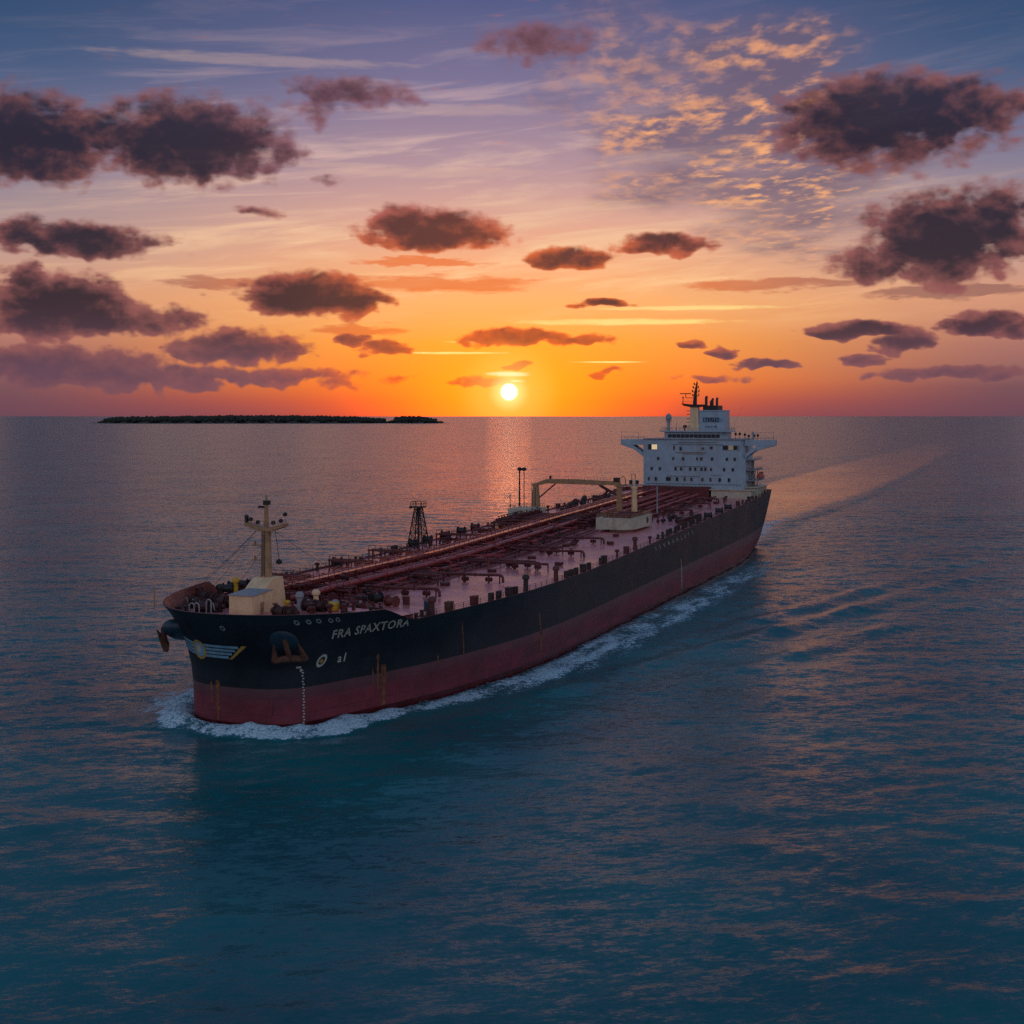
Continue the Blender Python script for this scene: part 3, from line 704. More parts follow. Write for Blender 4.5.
# ================================================================== DECK EDGE
def railing(side, s0, s1, step=3.0):
    mb = MB(); n = int((s1-s0)/step); pts = []
    for i in range(n+1):
        s = s0+(s1-s0)*i/n; t = side*(interp(s, DKc)-.55)+bend(s)
        pts.append((s, t, dz(s)+.2))
    for p in pts: mb.box((p[0]-.05, p[0]+.05), (p[1]-.05, p[1]+.05), (p[2]-.1, p[2]+1.15))
    for h in (1.12, .75, .4): mb.tube([(p[0], p[1], p[2]+h) for p in pts], .035, 4)
    return part('railing', mb, rail_m)
for seg in ((23, 60), (60, 110), (110, 160), (160, 210), (210, 260), (260, 318)):
    railing(1, *seg)
for seg in ((44, 90), (90, 140), (140, 190), (190, 240), (240, 318)):
    railing(-1, *seg)
for s, k, m in ((3.8+19.5, 'bollard', None), (27.2, 'bollard', None), (29.3, 'vent_post', dark_red), (35.0, 'locker', rust), (44.0, 'locker', None), (50.6, 'fairlead_chock', None), (53.8, 'fairlead_chock', None), (58.3, 'locker', dark),
    (61.2, 'fairlead_chock', None), (66.4, 'vent_post', dark), (83.6, 'vent_post', dark_red), (90.3, 'fairlead_chock', None), (93.6, 'fairlead_chock', None), (97.2, 'fairlead_chock', None), (102.3, 'locker', dark), (106.7, 'fairlead_chock', None),
    (116, 'fairlead_chock', None), (118.6, 'locker', dark), (129.3, 'mushroom_vent', None), (137.5, 'locker', dark_red), (145.4, 'vent_post', dark_red), (160, 'mushroom_vent', None), (171, 'bollard', None), (229.6, 'hose_reel', dark), (246, 'hose_reel', dark), (259.7, 'hose_reel', dark), (276, 'locker', dark_red), (288, 'bollard', None), (296, 'locker', dark), (306, 'bollard', None)):
    put(k, s, interp(s, DKc)-1.5+bend(s), None, 0 if k != 'hose_reel' else .4, m)
for i in range(16):                          # the dense row of chocks abreast the manifold
    s = 178+i*3.1; put('fairlead_chock' if i % 3 else 'bollard', s, 28.9, None, 0)
for i in range(24):
    s = 48+i*10.6+random.uniform(-2, 2)
    put(random.choice(['mushroom_vent', 'locker', 'fairlead_chock', 'bollard', 'hose_reel']), s, -(interp(s, DKc)-1.6)+bend(s), None, 0, random.choice([dark, dark_red]))

# ================================================================== CARGO PIPES
def deckpipe(t, s0, s1, r, h, m=pipe_red, name='cargo_pipe', wob=0):
    mb = MB(); n = max(2, int((s1-s0)/12))
    mb.tube([(s0+(s1-s0)*i/n, t, dz(s0+(s1-s0)*i/n)+h) for i in range(n+1)], r, 10)
    k = s0+6
    while k < s1-2:                           # flanges
        mb.tube([(k-.12, t, dz(k)+h), (k+.12, t, dz(k)+h)], r*1.32, 10); k += 12
    return part(name, mb, m)
for a in ((-13.4, 30, 300, .36, 2.2), (-12.0, 24, 296, .52, 2.7), (-10.6, 40, 302, .34, 1.9), (-9.0, 32, 300, .58, 2.7), (-7.3, 44, 190, .36, 1.6), (-5.7, 38, 302, .42, 2.2),
          (-3.9, 26, 300, .60, 1.9), (-2.1, 44, 302, .40, 2.4), (-.4, 30, 300, .52, 2.9), (1.4, 46, 180, .36, 1.5), (3.0, 210, 302, .5, 2.4), (5.2, 205, 302, .36, 1.6), (9.6, 207, 300, .44, 2.0), (12.2, 215, 296, .3, 1.3),
          (-16.8, 210, 300, .45, 2.0), (-19.5, 215, 296, .3, 1.2)):
    deckpipe(*a)
# pipe frames athwart
def frame(s, t0, t1, h, r=.16, name='pipe_frame', m=dark_red):
    mb = MB(); z = dz(s); n = max(2, round((t1-t0)/4.5))
    for i in range(n+1):
        t = t0+(t1-t0)*i/n; mb.box((s-r, s+r), (t-r, t+r), (z-.1, z+h))
    mb.box((s-r*1.3, s+r*1.3), (t0-.3, t1+.3), (z+h, z+h+.35)); mb.box((s-r, s+r), (t0, t1), (z+h*.45, z+h*.45+.25))
    return part(name, mb, m)
s = 28
while s < 300:
    frame(s, -15, 2.6 if s < 200 else 14, 1.35 if (s//7) % 2 else 1.1); s += 6.8
# catwalk above the pipes with its handrails
mb = MB()
for a in range(24, 300, 6):
    b = a+6; z0, z1 = dz(a)+3.9, dz(b)+3.9
    mb.quad([(a, -7.4, z0), (b, -7.4, z1), (b, -6.0, z1), (a, -6.0, z0)]); mb.quad([(a, -7.4, z0-.12), (b, -7.4, z1-.12), (b, -6.0, z1-.12), (a, -6.0, z0-.12)])
    for t in (-7.4, -6.0):
        mb.tube([(a, t, z0-3.9), (a, t, z0+1.1)], .08, 4); mb.tube([(a, t, z0+1.1), (b, t, z1+1.1)], .05, 4); mb.tube([(a, t, z0+.6), (b, t, z1+.6)], .04, 4)
        mb.tube([(a, t, z0-.06), (b, t, z1-.06)], .12, 4)
part('catwalk', mb, pipe_red)
# branches out to the tank openings
def branch(s, t1, side=1, h=1.7, curl=True, r=.3):
    z = dz(s)+h; t0 = -1 if side > 0 else -12
    pts = [(s, t0, z)]; n = 8
    for i in range(1, n+1):
        u = i/n; pts.append((s-3.0*math.sin(u*math.pi)*(.5 if curl else 0), t0+(t1-t0)*u, z))
    if curl: pts += [(s-.1, t1+side*.5, z-.15), (s-.1, t1+side*.8, z-.6), (s-.1, t1+side*.85, z-1.6)]
    mb = MB(); mb.tube(pts, r, 8)
    for i in (3, 6): mb.tube([(pts[i][0], pts[i][1]-.1, z), (pts[i][0], pts[i][1]+.1, z)], r*1.5, 8)
    for i in (2, 5, 8):
        p = pts[i]; mb.box((p[0]-.12, p[0]+.12), (p[1]-.12, p[1]+.12), (dz(s), z))
    part('branch_pipe', mb, dark_red)
    for k in range(2):
        q = pts[7-k*2]; put('valve', q[0]+.8, q[1], dz(s)+.1, 1.57)
for s, t in ((49, 16.5), (74, 20.0), (99, 22), (101.5, 18), (126, 21), (129, 15), (152, 18), (236, 22), (262, 22), (284, 20)): branch(s, t, 1, 1.6+random.random()*.5, (s % 2 == 0) or s < 80)
for s, t in ((60, -23), (88, -24), (112, -25), (140, -24), (165, -25), (240, -24), (270, -24)): branch(s, t, -1, 1.8)
for (t, s0, s1, r, h) in ((3.4, 52, 150, .22, .9), (4.6, 44, 176, .3, 1.3), (6.2, 60, 170, .18, .8), (7.4, 96, 178, .26, 1.2), (-14.8, 36, 200, .26, 1.5), (-16.0, 50, 180, .18, 1.0), (8.6, 130, 178, .2, .9), (14.5, 232, 300, .22, 1.0), (16.5, 240, 298, .3, 1.3)):
    deckpipe(t, s0, s1, r, h, dark_red, 'small_pipe')
for i in range(46):
    s = 45+i*2.75+random.uniform(-.8, .8); t0 = random.uniform(-14, 2); t1 = t0+random.uniform(2.5, 8); z = dz(s)+random.uniform(1.2, 3.6); mb = MB()
    mb.tube([(s, t0, dz(s)), (s, t0, z), (s, t0+.3, z+.15), (s, t1-.3, z+.15), (s, t1, z), (s, t1, dz(s))], random.uniform(.10, .2), 5); part('cross_pipe', mb, random.choice([pipe_red, dark_red]))
for i in range(40):
    s = 46+i*3.1; put('valve', s, random.uniform(-15, 7), dz(s)+random.uniform(.2, 2.0), random.random()*3, random.choice([dark, dark_red, dark_red]))
# gallery frames on the starboard side forward
def gallery(s, t0, t1, h, dep):
    mb = MB(); z = dz(s)
    n = max(2, round(abs(t1-t0)/3))
    for i in range(n+1):
        t = t0+(t1-t0)*i/n
        for ss in (s, s+dep): mb.box((ss-.14, ss+.14), (t-.14, t+.14), (z-.1, z+h))
    for ss in (s, s+dep): mb.box((ss-.2, ss+.2), (t0-.3, t1+.3), (z+h, z+h+.4)); mb.box((ss-.1, ss+.1), (t0, t1), (z+h*.5, z+h*.5+.2))
    mb.box((s, s+dep), (t0, t1), (z+h+.1, z+h+.22))
    for i in range(n*2+1):
        t = t0+(t1-t0)*i/(n*2); mb.box((s-.05, s+.05), (t-.05, t+.05), (z+h+.4, z+h+1.4))
    mb.box((s-.05, s+.05), (t0, t1), (z+h+1.35, z+h+1.45))
    part('pipe_gallery', mb, dark_red)
gallery(46, -22, -12, 3.2, 2.2); gallery(74, -22, -12, 3.4, 2.0); gallery(95, -23, -13, 3.6, 2.0); gallery(136, -24, -12, 3.2, 2.4); gallery(66, 2, 9, 2.2, 3)
gallery(24, -12, -2, 3.0, 3); gallery(31, -14, -4, 3.6, 2.6); gallery(38, -8, 3, 2.6, 2.4)
# clutter of valves, hatches and small pipes aft of the forecastle
for i in range(46):
    s = random.uniform(24, 40); t = random.uniform(-16, 17)
    put(random.choice(['valve', 'valve', 'mushroom_vent', 'hose_reel', 'locker', 'tank_hatch']), s, t, None, random.random()*3, random.choice([dark_red, dark, dark_red, inner_red]))
for i in range(26):
    s = random.uniform(108, 300); t = random.choice([-1, 1])*random.uniform(9, 25)
    if t < 0: t -= 5
    if 176 < s < 230: continue
    put(random.choice(['tank_hatch', 'mushroom_vent', 'valve', 'tank_hatch']), s, max(-27, min(27, t)), None, random.random()*3)
for s in (41, 66, 92, 118, 144): put('tank_hatch', s, 10.5); put('tank_hatch', s+5, -19)
for i in range(9):
    s = 26+i*1.9; mb = MB(); z = dz(s)+random.uniform(.5, 2.2); a = random.uniform(-12, 2); b = a+random.uniform(6, 16)
    mb.tube([(s, a, dz(s)), (s, a, z), (s, a+.4, z+.2), (s, b-.4, z+.2), (s, b, z), (s, b, dz(s))], random.uniform(.12, .26), 6)
    part('cross_pipe', mb, random.choice([pipe_red, dark_red]))

# ================================================================== LIGHT TOWER
def build_tower():
    s, t = 127.2, -25.2; z = dz(s); H = 11.4; mb = MB(); b, a = 2.35, .75
    P = lambda i, u: (s+(-1 if i in (0, 3) else 1)*(b+(a-b)*u), t+(-1 if i < 2 else 1)*(b+(a-b)*u), z+H*u)
    for i in range(4): mb.tube([P(i, 0), P(i, 1)], .17, 6)
    N = 5
    for k in range(N):
        u0, u1 = k/N, (k+1)/N
        for i in range(4):
            j = (i+1) % 4
            mb.tube([P(i, u0), P(j, u1)], .08, 4); mb.tube([P(j, u0), P(i, u1)], .08, 4); mb.tube([P(i, u1), P(j, u1)], .09, 4)
    mb.tube([(s, t, z), (s, t, z+H)], .3, 8)
    o = part('light_tower', mb, dark)
    mb = MB(); mb.box((s-1.5, s+1.5), (t-1.7, t+1.7), (z+H, z+H+.3))
    for a in ((-1.4, -1.6), (-1.4, 0), (-1.4, 1.6), (1.4, -1.6), (1.4, 0), (1.4, 1.6), (0, 1.6), (0, -1.6)): mb.box((s+a[0]-.06, s+a[0]+.06), (t+a[1]-.06, t+a[1]+.06), (z+H+.3, z+H+1.6))
    for hh in (1.0, 1.6):
        mb.tube([(s-1.4, t-1.6, z+H+hh), (s-1.4, t+1.6, z+H+hh), (s+1.4, t+1.6, z+H+hh), (s+1.4, t-1.6, z+H+hh), (s-1.4, t-1.6, z+H+hh)], .06, 4)
    part('platform', mb, dark, o)
    for d in (-1.5, 1.5):
        mb = MB(); mb.box((s-1.9, s-1.5), (t+d-.35, t+d+.35), (z+H-.2, z+H+.5)); part('floodlight', mb, dark, o)
build_tower()

# ================================================================== MANIFOLD, TANKS AND HOSE CRANE
def screen(s0, s1, t0, t1, h, name, chamfer, m=pale):
    z = dz(s0); mb = MB()
    if chamfer:      # plan with cut corner, lower edge tapering up
        mb.prism([(s0, t0), (s0, t1-3), (s0+4, t1), (s1, t1), (s1, t0)], 2, z+1.1, z+h)
        mb.prism([(s0+2.5, t0+3.5), (s0+2.5, t1-4.5), (s0+5.5, t1-2), (s1-5, t1-2), (s1-5, t0+3.5)], 2, z, z+1.1)
    else:
        mb.box((s0, s1), (t0, t1), (z+.5, z+h)); mb.box((s0+.6, s1-.6), (t0+.6, t1-.6), (z, z+.5))
    o = part(name, mb, m)
    mb = MB(); zz = z+h
    loop = [(s0+.2, t0+.2), (s0+.2, t1-.2), (s1-.2, t1-.2), (s1-.2, t0+.2), (s0+.2, t0+.2)]
    for hh in (.55, 1.1): mb.tube([(a, b, zz+hh) for a, b in loop], .05, 4)
    for (a, b), (c, d) in zip(loop, loop[1:]):
        n = max(1, int(math.dist((a, b), (c, d))/1.8))
        for i in range(n): mb.box((a+(c-a)*i/n-.05, a+(c-a)*i/n+.05), (b+(d-b)*i/n-.05, b+(d-b)*i/n+.05), (zz-.05, zz+1.12))
    part('guard_rail', mb, tan, o)
    return o
mp = screen(180, 201, 7.4, 18.6, 4.5, 'manifold_platform', True)
mb = MB(); mb.tube([(196, 18.55, dz(197)+2.6), (196, 18.72, dz(197)+2.6)], .95, 14); part('round_port', mb, rust, mp)
mb = MB()
for i in range(7): mb.box((182+i*2.5, 183.2+i*2.5), (9+i*.2, 17.4), (dz(182)+4.4, dz(182)+4.8+.3*(i % 3)))
part('drip_tray', mb, dark_red, mp)
sp = screen(203, 214, -30, -21.0, 4.2, 'starboard_store', False)
mb = MB(); mb.box((202.9, 203), (-27.8, -26.6), (dz(203)+.9, dz(203)+3.2)); part('door', mb, navy, sp)
mb = MB()
for k in range(9):                            # transverse manifold lines
    s = 183.5+k*2.3; z = dz(s)+2.6+.5*(k % 2)
    mb.tube([(s, -27, z-.8), (s, -20, z), (s, 3.8, z)], .42, 10)
    for t in (-22, -12, -3): mb.tube([(s, t-.12, z), (s, t+.12, z)], .62, 10)
part('manifold_pipes', mb, dark_red)
for k in range(9):
    s = 183.5+k*2.3
    for t in (-18.5, -25.0, 1.6): put('valve', s, t, dz(s)+2.6+.5*(k % 2) if t > -24 else dz(s)+1.6, 1.57, dark_red)
mb = MB()
for t in (-26, -20, -14.5, 3): 
    for s in (182, 192, 204): mb.box((s-.2, s+.2), (t-.2, t+.2), (dz(s), dz(s)+2.3))
for s in (182, 192, 204): mb.box((s-.25, s+.25), (-27, 3.6), (dz(s)+1.7, dz(s)+2.1))
mb.box((180, 205), (-28, -21.5), (dz(180)+1.1, dz(180)+1.3)); part('manifold_frame', mb, dark_red)
# crane
cs, ct = 222, -27.4; cz = dz(cs)
mb = MB(); mb.tube([(cs, ct, cz), (cs, ct, cz+3.5), (cs, ct, cz+8.0), (cs, ct, 29.6)], [1.75, 1.55, 1.2, .95], 14); mb.lathe((cs, ct, cz), [(2.3, 0), (2.3, .5), (1.8, .9)], 14)
hc = part('hose_crane', mb, tan)
mb = MB()                                     # box girder jib lying athwart
J = [(ct-1.1, 29.5, .5), (ct+.6, 29.7, 1.0), (ct+4.0, 30.7, 1.5), (ct+14, 30.7, 1.7), (ct+22, 30.5, 1.5), (ct+29.5, 30.4, 1.1)]
for (a, b) in zip(J, J[1:]):
    pts = []
    for (t, z, h) in (a, b): pts += [(cs-.6, t, z-h/2), (cs+.6, t, z-h/2), (cs+.6, t, z+h/2), (cs-.6, t, z+h/2)]
    i = len(mb.v); mb.v += pts
    for j in range(4): mb.f.append((i+j, i+(j+1) % 4, i+4+(j+1) % 4, i+4+j)); mb.mi.append(0)
    mb.f.append((i, i+1, i+2, i+3)); mb.mi.append(0); mb.f.append((i+4, i+5, i+6, i+7)); mb.mi.append(0)
jib = part('jib', mb, tan, hc)
mb = MB()
for k in range(25):
    t = ct+1.5+k*1.12; z = 31.45 if k > 2 else 30.6+.3*k
    mb.box((cs-.04, cs+.04), (t-.04, t+.04), (z-.1, z+1.0))
mb.tube([(cs, ct+1.5, 31.5), (cs, ct+4.5, 32.4), (cs, ct+28.4, 32.2)], .035, 4); part('handrail', mb, tan, jib)
mb = MB(); mb.tube([(cs, ct+1.3, cz+6.3), (cs, ct+7.0, 29.95)], .24, 8); part('hydraulic_ram', mb, dark, hc)
mb = MB(); mb.lathe((cs, ct+5.2, 31.4), [(.4, 0), (.45, .9), (.3, 1.2)], 8); part('jib_lamp', mb, dark, jib); mb = MB(); mb.box((cs-.9, cs+.9), (ct+27.4, ct+29.2), (31, 32.3)); part('jib_sheave', mb, dark, jib); mb = MB(); mb.tube([(cs, ct+29.2, 32.0), (cs, ct+30.6, 32.8), (cs, ct+31.3, 31.8), (cs, ct+31.3, 29.6)], .13, 6); part('hose_hook', mb, dark, jib)
mb = MB()
mb.tube([(cs, ct+22.3, 29.8), (cs, ct+25.6, 28.0), (cs, ct+28.3, 26.6)], [.42, .5, .42], 8); mb.tube([(cs, ct+25.0, 27.8), (cs, ct+23.6, 26.0)], .38, 8); part('luffing_arm', mb, dark_red, hc)
mb = MB(); mb.box((cs-.6, cs+.6), (1.0, 2.6), (cz, cz+10.4)); mb.box((cs-.9, cs+.9), (.4, 3.2), (cz+10.4, cz+10.9)); mb.box((cs-.9, cs+.9), (.6, 3.0), (cz, cz+.8)); part('jib_rest', mb, tan)
mb = MB(); mb.tube([(224, 6.3, cz), (224, 6.3, cz+9.8)], [1.0, .85], 12)
mb.lathe((224, 6.3, cz+9.8), [(1.15, 0), (1.15, .6), (.8, .7), (.7, 2.6), (.3, 2.9)], 12); dp = part('derrick_post', mb, cream)
for dt in (-1.1, .9): 
    mb = MB(); mb.lathe((224, 6.3+dt, cz+11.2), [(.3, 0), (.65, .2), (.65, 1.2), (.3, 1.4)], 8); part('floodlight', mb, dark, dp)
mb = MB(); mb.tube([(223.3, 1.5, cz+10.9), (224, 18.5, cz+11.3)], .28, 8); mb.tube([(224, 14.0, cz+2), (224, 14.0, cz+11.2)], .22, 6); part('derrick_boom', mb, grey)
for (s, t, h) in ((211.3, -29.1, 11.6), (211.3, -27.5, 11.6)):
    mb = MB(); mb.tube([(s, t, dz(s)+4.2), (s, t, dz(s)+4.2+h)], [.3, .22] if t < -28 else [.14, .12], 8)
    mb.lathe((s, t, dz(s)+4.2+h), [(.3, 0), (.75, .25), (.75, .9), (.35, 1.2)], 10)
    part('vent_mast', mb, dark)
for (s, t, h) in ((213, -25.4, 7.6), (213.5, -24.4, 6.0), (204, -29.5, 4.4)):
    mb = MB(); mb.tube([(s, t, dz(s)+4.2), (s, t, dz(s)+4.2+h)], .11, 6); part('pole', mb, dark)
for i in range(22):
    s = random.uniform(232, 300); t = random.uniform(-27, -17); put(random.choice(['valve', 'mushroom_vent', 'hose_reel', 'locker', 'vent_post']), s, t, None, random.random()*3, random.choice([dark, dark_red]))
for i in range(26):
    s = random.uniform(208, 232); t = random.uniform(2, 24); put(random.choice(['valve', 'locker', 'tank_hatch', 'valve']), s, t, None, random.random()*3, random.choice([dark, dark_red]))
# gangway lying along the port side
mb = MB(); 
mb.box((206, 234), (25.2, 26.2), (dz(206)+1.7, dz(206)+1.85)); mb.tube([(206, 25.3, dz(206)+2.6), (234, 25.3, dz(206)+2.6)], .08, 5); mb.tube([(206, 26.1, dz(206)+2.6), (234, 26.1, dz(206)+2.6)], .08, 5)
for s in range(208, 236, 5): mb.box((s-.15, s+.15), (25.0, 26.6), (dz(s)-.1, dz(206)+1.9))
part('gangway', mb, rail_m)
#HOUSE
# ================================================================== BRIDGE HOUSE
HS, HT0, HT1 = 308.0, -14.6, 25.4
HD = 16.0
def build_house():
    z0, z1 = dz(HS)-.3, 43.4
    mb = MB()
    mb.prism([(HS, HT0), (HS, HT1-1.4), (HS+1.4, HT1), (HS+HD, HT1), (HS+HD, HT0)], 2, z0, z1)
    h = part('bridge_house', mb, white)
    # broad lower deckhouse on the port side
    mb = MB(); mb.box((HS+2, HS+22), (HT1+.02, 29.2), (z0, 25.0)); mb.box((HS+1.2, HS+22.8), (HT1+.02, 30.2), (25.0, 25.35)); 
    for s in (HS+2.5, HS+8, HS+14, HS+20): mb.box((s-.2, s+.2), (29.6, 30.0), (z0, 25.0))
    part('side_deckhouse', mb, pale, h)
    mb = MB(); mb.box((HS-2.6, HS-.02), (13, HT1+3.0), (z0, 24.1)); mb.box((HS-3.2, HS-.02), (12.4, HT1+4.4), (24.1, 24.4)); part('front_deckhouse', mb, pale, h)
    mb = MB(); mb.box((HS-3.2, HS-.02), (HT0+.5, 12.3), (z0, 25.2)); part('front_deckhouse', mb, dark_red, h, label='dark red low casing at the foot of the house')
    # wings: solid deck with tapering web below, pierced by a triangular opening
    WZ = 43.4
    for sg, a, b in ((1, HT1, 36.6), (-1, HT0, -24.0)):
        mb = MB(); w0, w1 = HS+.4, HS+6.5
        mb.prism([(a, WZ-.1), (b, WZ-.1), (b, WZ-2.3), (a, WZ-2.3)], 0, w0, w1)
        # web: outer raked strip leaving the opening
        mb.prism([(a, 36.4), (a+sg*4.0, 39.3), (b-sg*.1, 41.15), (a+sg*4.6, 41.15), (a, 37.9)], 0, w0+.1, w1-.1)
        o = part('bridge_wing', mb, white, h)
        mb = MB()
        for t in np.linspace(a+sg*.3, b-sg*.2, 8): mb.box((w0+.1, w0+.18), (t-.04, t+.04), (WZ-.1, WZ+1.15)); mb.box((w1-.2, w1-.12), (t-.04, t+.04), (WZ-.1, WZ+1.15))
        for hh in (.6, 1.15): mb.tube([(w0+.14, a, WZ-.1+hh), (w0+.14, b-sg*.2, WZ-.1+hh), (w1-.16, b-sg*.2, WZ-.1+hh), (w1-.16, a, WZ-.1+hh)], .04, 4)
        part('guard_rail', mb, grey, o)
        mb = MB(); mb.tube([(w0+.4, b-sg*7.2, WZ), (w0+.4, b-sg*7.2, WZ+2.7), (w0+.4, b-sg*.3, WZ+2.8), (w0+.4, b-sg*.3, WZ)], .09, 5); part('awning_frame', mb, grey, o)
    # roof edge slab over the house
    mb = MB(); mb.box((HS-.5, HS+HD+.5), (HT0+.02, HT1-.02), (43.4, 43.75)); part('roof_slab', mb, grey, h)
    # windows on the front
    def win(t, z, w, hh, m=glass, fr=True):
        mb = MB(); mb.box((HS-.09, HS+.02), (t-w/2, t+w/2), (z-hh/2, z+hh/2))
        o = part('window', mb, m, h)
        if fr:
            mb = MB(); 
            for (a, b, c, d) in ((-w/2-.12, -w/2, -hh/2-.12, hh/2+.12), (w/2, w/2+.12, -hh/2-.12, hh/2+.12), (-w/2, w/2, hh/2, hh/2+.12), (-w/2, w/2, -hh/2-.12, -hh/2)): mb.box((HS-.13, HS-.005), (t+a, t+b), (z+c, z+d))
            part('frame', mb, grey, o)
    for t, z, w, hh, m in ((-12.0, 40.4, 1.3, 2.1, glass), (-10.1, 40.4, 2.2, 1.9, sunset_win), (18.0, 40.3, 2.0, 1.7, glass), (20.1, 40.3, 1.7, 1.7, lit_win2), (21.9, 40.3, 1.3, 1.6, glass), (24.0-.9, 40.2, .4, 2, grey),
        (-2.2, 40.1, .6, 1.6, dark_red), (.4, 39.8, .8, 1.3, glass), (12.5, 40.2, 1.1, 1.0, dark_red), (9.2, 39.9, .8, .8, dark_red)): win(t, z, w, hh, m)
    for t, m in ((-8.6, 0), (-2.6, 1), (1.4, 0), (6.9, 1), (8.6, 0), (12.8, 0), (18.6, 0), (21.6, 0)): win(t, 35.9, .75 if m else .85, 1.15, rust if m else glass, not m)
    for t, m in ((-11.2, 0), (-7.9, 0), (-1.6, 0), (.6, 0), (4.2, 0), (6.2, 0), (8.7, 0), (10.2, 0), (12.4, 1), (17.5, 0), (20.9, 0)): win(t, 31.9, .8, 1.2, rust if m else glass, not m)
    for t, m in ((-12.4, 1), (-9.5, 0), (-5.0, 0), (-4.0, 0), (-1.0, 0), (2.0, 1), (4.7, 1), (9.0, 1), (12.2, 1), (15.8, 0), (19.4, 0)): win(t, 27.9, .85, 1.4, rust if m else glass, not m)
    # pipes, cable trays and lifelines on the front
    for (t0, z, t1, r) in ((-1.5, 38.4, 10.5, .12), (1.5, 37.9, 9.5, .09), (-1.8, 33.0, 11.0, .10), (-5, 29.2, 8, .08), (12.5, 29.8, 16.5, .07), (-13.5, 26.2, 24, .10)):
        mb = MB(); mb.tube([(HS-.25, t0, z), (HS-.25, t1, z)], r, 5)
        for k in range(int((t1-t0)/1.5)+1): mb.box((HS-.3, HS), (t0+k*1.5-.05, t0+k*1.5+.05), (z-.25, z+.05))
        part('cable_tray', mb, tan if r > .1 else grey, h)
    mb = MB(); mb.box((HS-.45, HS), (-1.0, 14.5), (42.3, 42.5)); mb.box((HS-.4, HS), (-3.0, 17.0), (41.5, 41.62)); part('rain_ledge', mb, grey, h)
    for z in (27.5, 31.5, 35.4):                # side galleries and stairs on the port side
        mb = MB(); mb.box((HS+3, HS+HD+3), (HT1+.02, HT1+3.2 if z > 30 else HT1+4.2), (z, z+.25))
        e = HT1+3.1 if z > 30 else HT1+4.1
        for k in range(8): mb.box((HS+3+k*2.2, HS+3.1+k*2.2), (e-.1, e), (z+.25, z+1.4))
        mb.tube([(HS+3, e, z+1.35), (HS+HD+3, e, z+1.35)], .06, 4); mb.tube([(HS+3, e, z+.8), (HS+HD+3, e, z+.8)], .05, 4)
        mb.box((HS+9, HS+10), (HT1+.8, HT1+1.8), (z-3.9, z)); part('side_gallery', mb, grey, h)
    # wheelhouse
    a, b = -6.6, 18.2
    mb = MB(); mb.prism([(HS-.2, a+1.2), (HS-.2, b-2), (HS+2, b), (HS+10, b), (HS+10, a), (HS+2, a)], 2, 43.75, 46.3); wh = part('wheelhouse', mb, white)
    mb = MB(); 
    k = a+2.0
    while k < b-3:
        mb.box((HS-.32, HS-.19), (k, k+1.5), (44.1, 45.4)); k += 1.72
    part('wheelhouse_windows', mb, glass, wh)
    mb = MB(); mb.box((HS-1.2, HS+11), (a-1.0, b+1.6), (46.3, 46.75)); part('roof_slab', mb, white, wh)
    mb = MB(); loop = [(HS-1.1, a-.9), (HS-1.1, b+1.5), (HS+10.9, b+1.5), (HS+10.9, a-.9), (HS-1.1, a-.9)]
    for hh in (.6, 1.15): mb.tube([(p, q, 46.75+hh) for p, q in loop], .05, 4)
    for (p, q), (c, d) in zip(loop, loop[1:]):
        n = int(math.dist((p, q), (c, d))/1.6)
        for i in range(n): mb.box((p+(c-p)*i/n-.05, p+(c-p)*i/n+.05), (q+(d-q)*i/n-.05, q+(d-q)*i/n+.05), (46.7, 47.95))
    part('guard_rail', mb, grey, wh)
    # funnel block
    f0, f1 = 6.8, 16.6
    mb = MB(); mb.box((HS+4, HS+14), (f0, f1), (46.75, 54.4)); mb.box((HS+3.8, HS+14.2), (f0-.15, f1+.15), (54.4, 54.8)); fn = part('funnel', mb, white)
    mb = MB(); mb.box((HS+4.2, HS+13), (f0+1.4, f1-2.6), (54.8, 56.6)); part('funnel_top', mb, dark, fn)
    for t, s2, hh in ((f0+2.2, 6.5, 4.6), (f0+4.9, 5.5, 3.8), (f0+6.6, 5.8, 4.0), (f0+3.4, 9.5, 3.0)):
        mb = MB(); mb.tube([(HS+s2, t, 54.7), (HS+s2, t, 54.8+hh), (HS+s2+.3, t, 54.8+hh+.4), (HS+s2+.7, t, 54.8+hh+.5)], .55 if hh > 4 else .48, 10); part('exhaust_pipe', mb, dark, fn)
    mb = MB(); mb.box((HS+3.93, HS+3.99), (f0+1.5, f1-1.9), (50.1, 51.9)); part('name_band', mb, navy, fn)
    for body, size, t0, zz, m, nm in (('BLUTNE', 1.9, f0+1.75, 50.25, emb_blue, 'funnel_lettering'), ('YWCYB', 1.25, f0+2.2, 47.85, navy, 'funnel_lettering')):
        vs, fs = text_mb(body, size, 0, .02, 1.02); mb = MB(); mb.v = [(HS+3.88 if zz > 50 else HS+3.95, t0+x, zz+y) for x, y in vs]; mb.f = fs; mb.mi = [0]*len(fs); part(nm, mb, m, fn, smooth=False)
    # radar mast: tapered post with platform and aerials
    rt = 4.2; rs = HS+5
    mb = MB(); mb.box((rs-1.2, rs+1.2), (rt-1.3, rt+2.5), (46.75, 56.3), taper=.15); rm = part('radar_mast', mb, cream)
    mb = MB(); mb.prism([(rt-4.3, 57.4), (rt-3.6, 56.5), (rt-1, 56.0), (rt+3, 56.0), (rt+4.5, 56.6), (rt+4.5, 57.0), (rt-4.2, 57.0)], 0, rs-1.5, rs+1.5)
    for t in np.linspace(rt-4.1, rt+.5, 5): mb.box((rs-1.45, rs-1.38), (t-.04, t+.04), (57, 58.3))
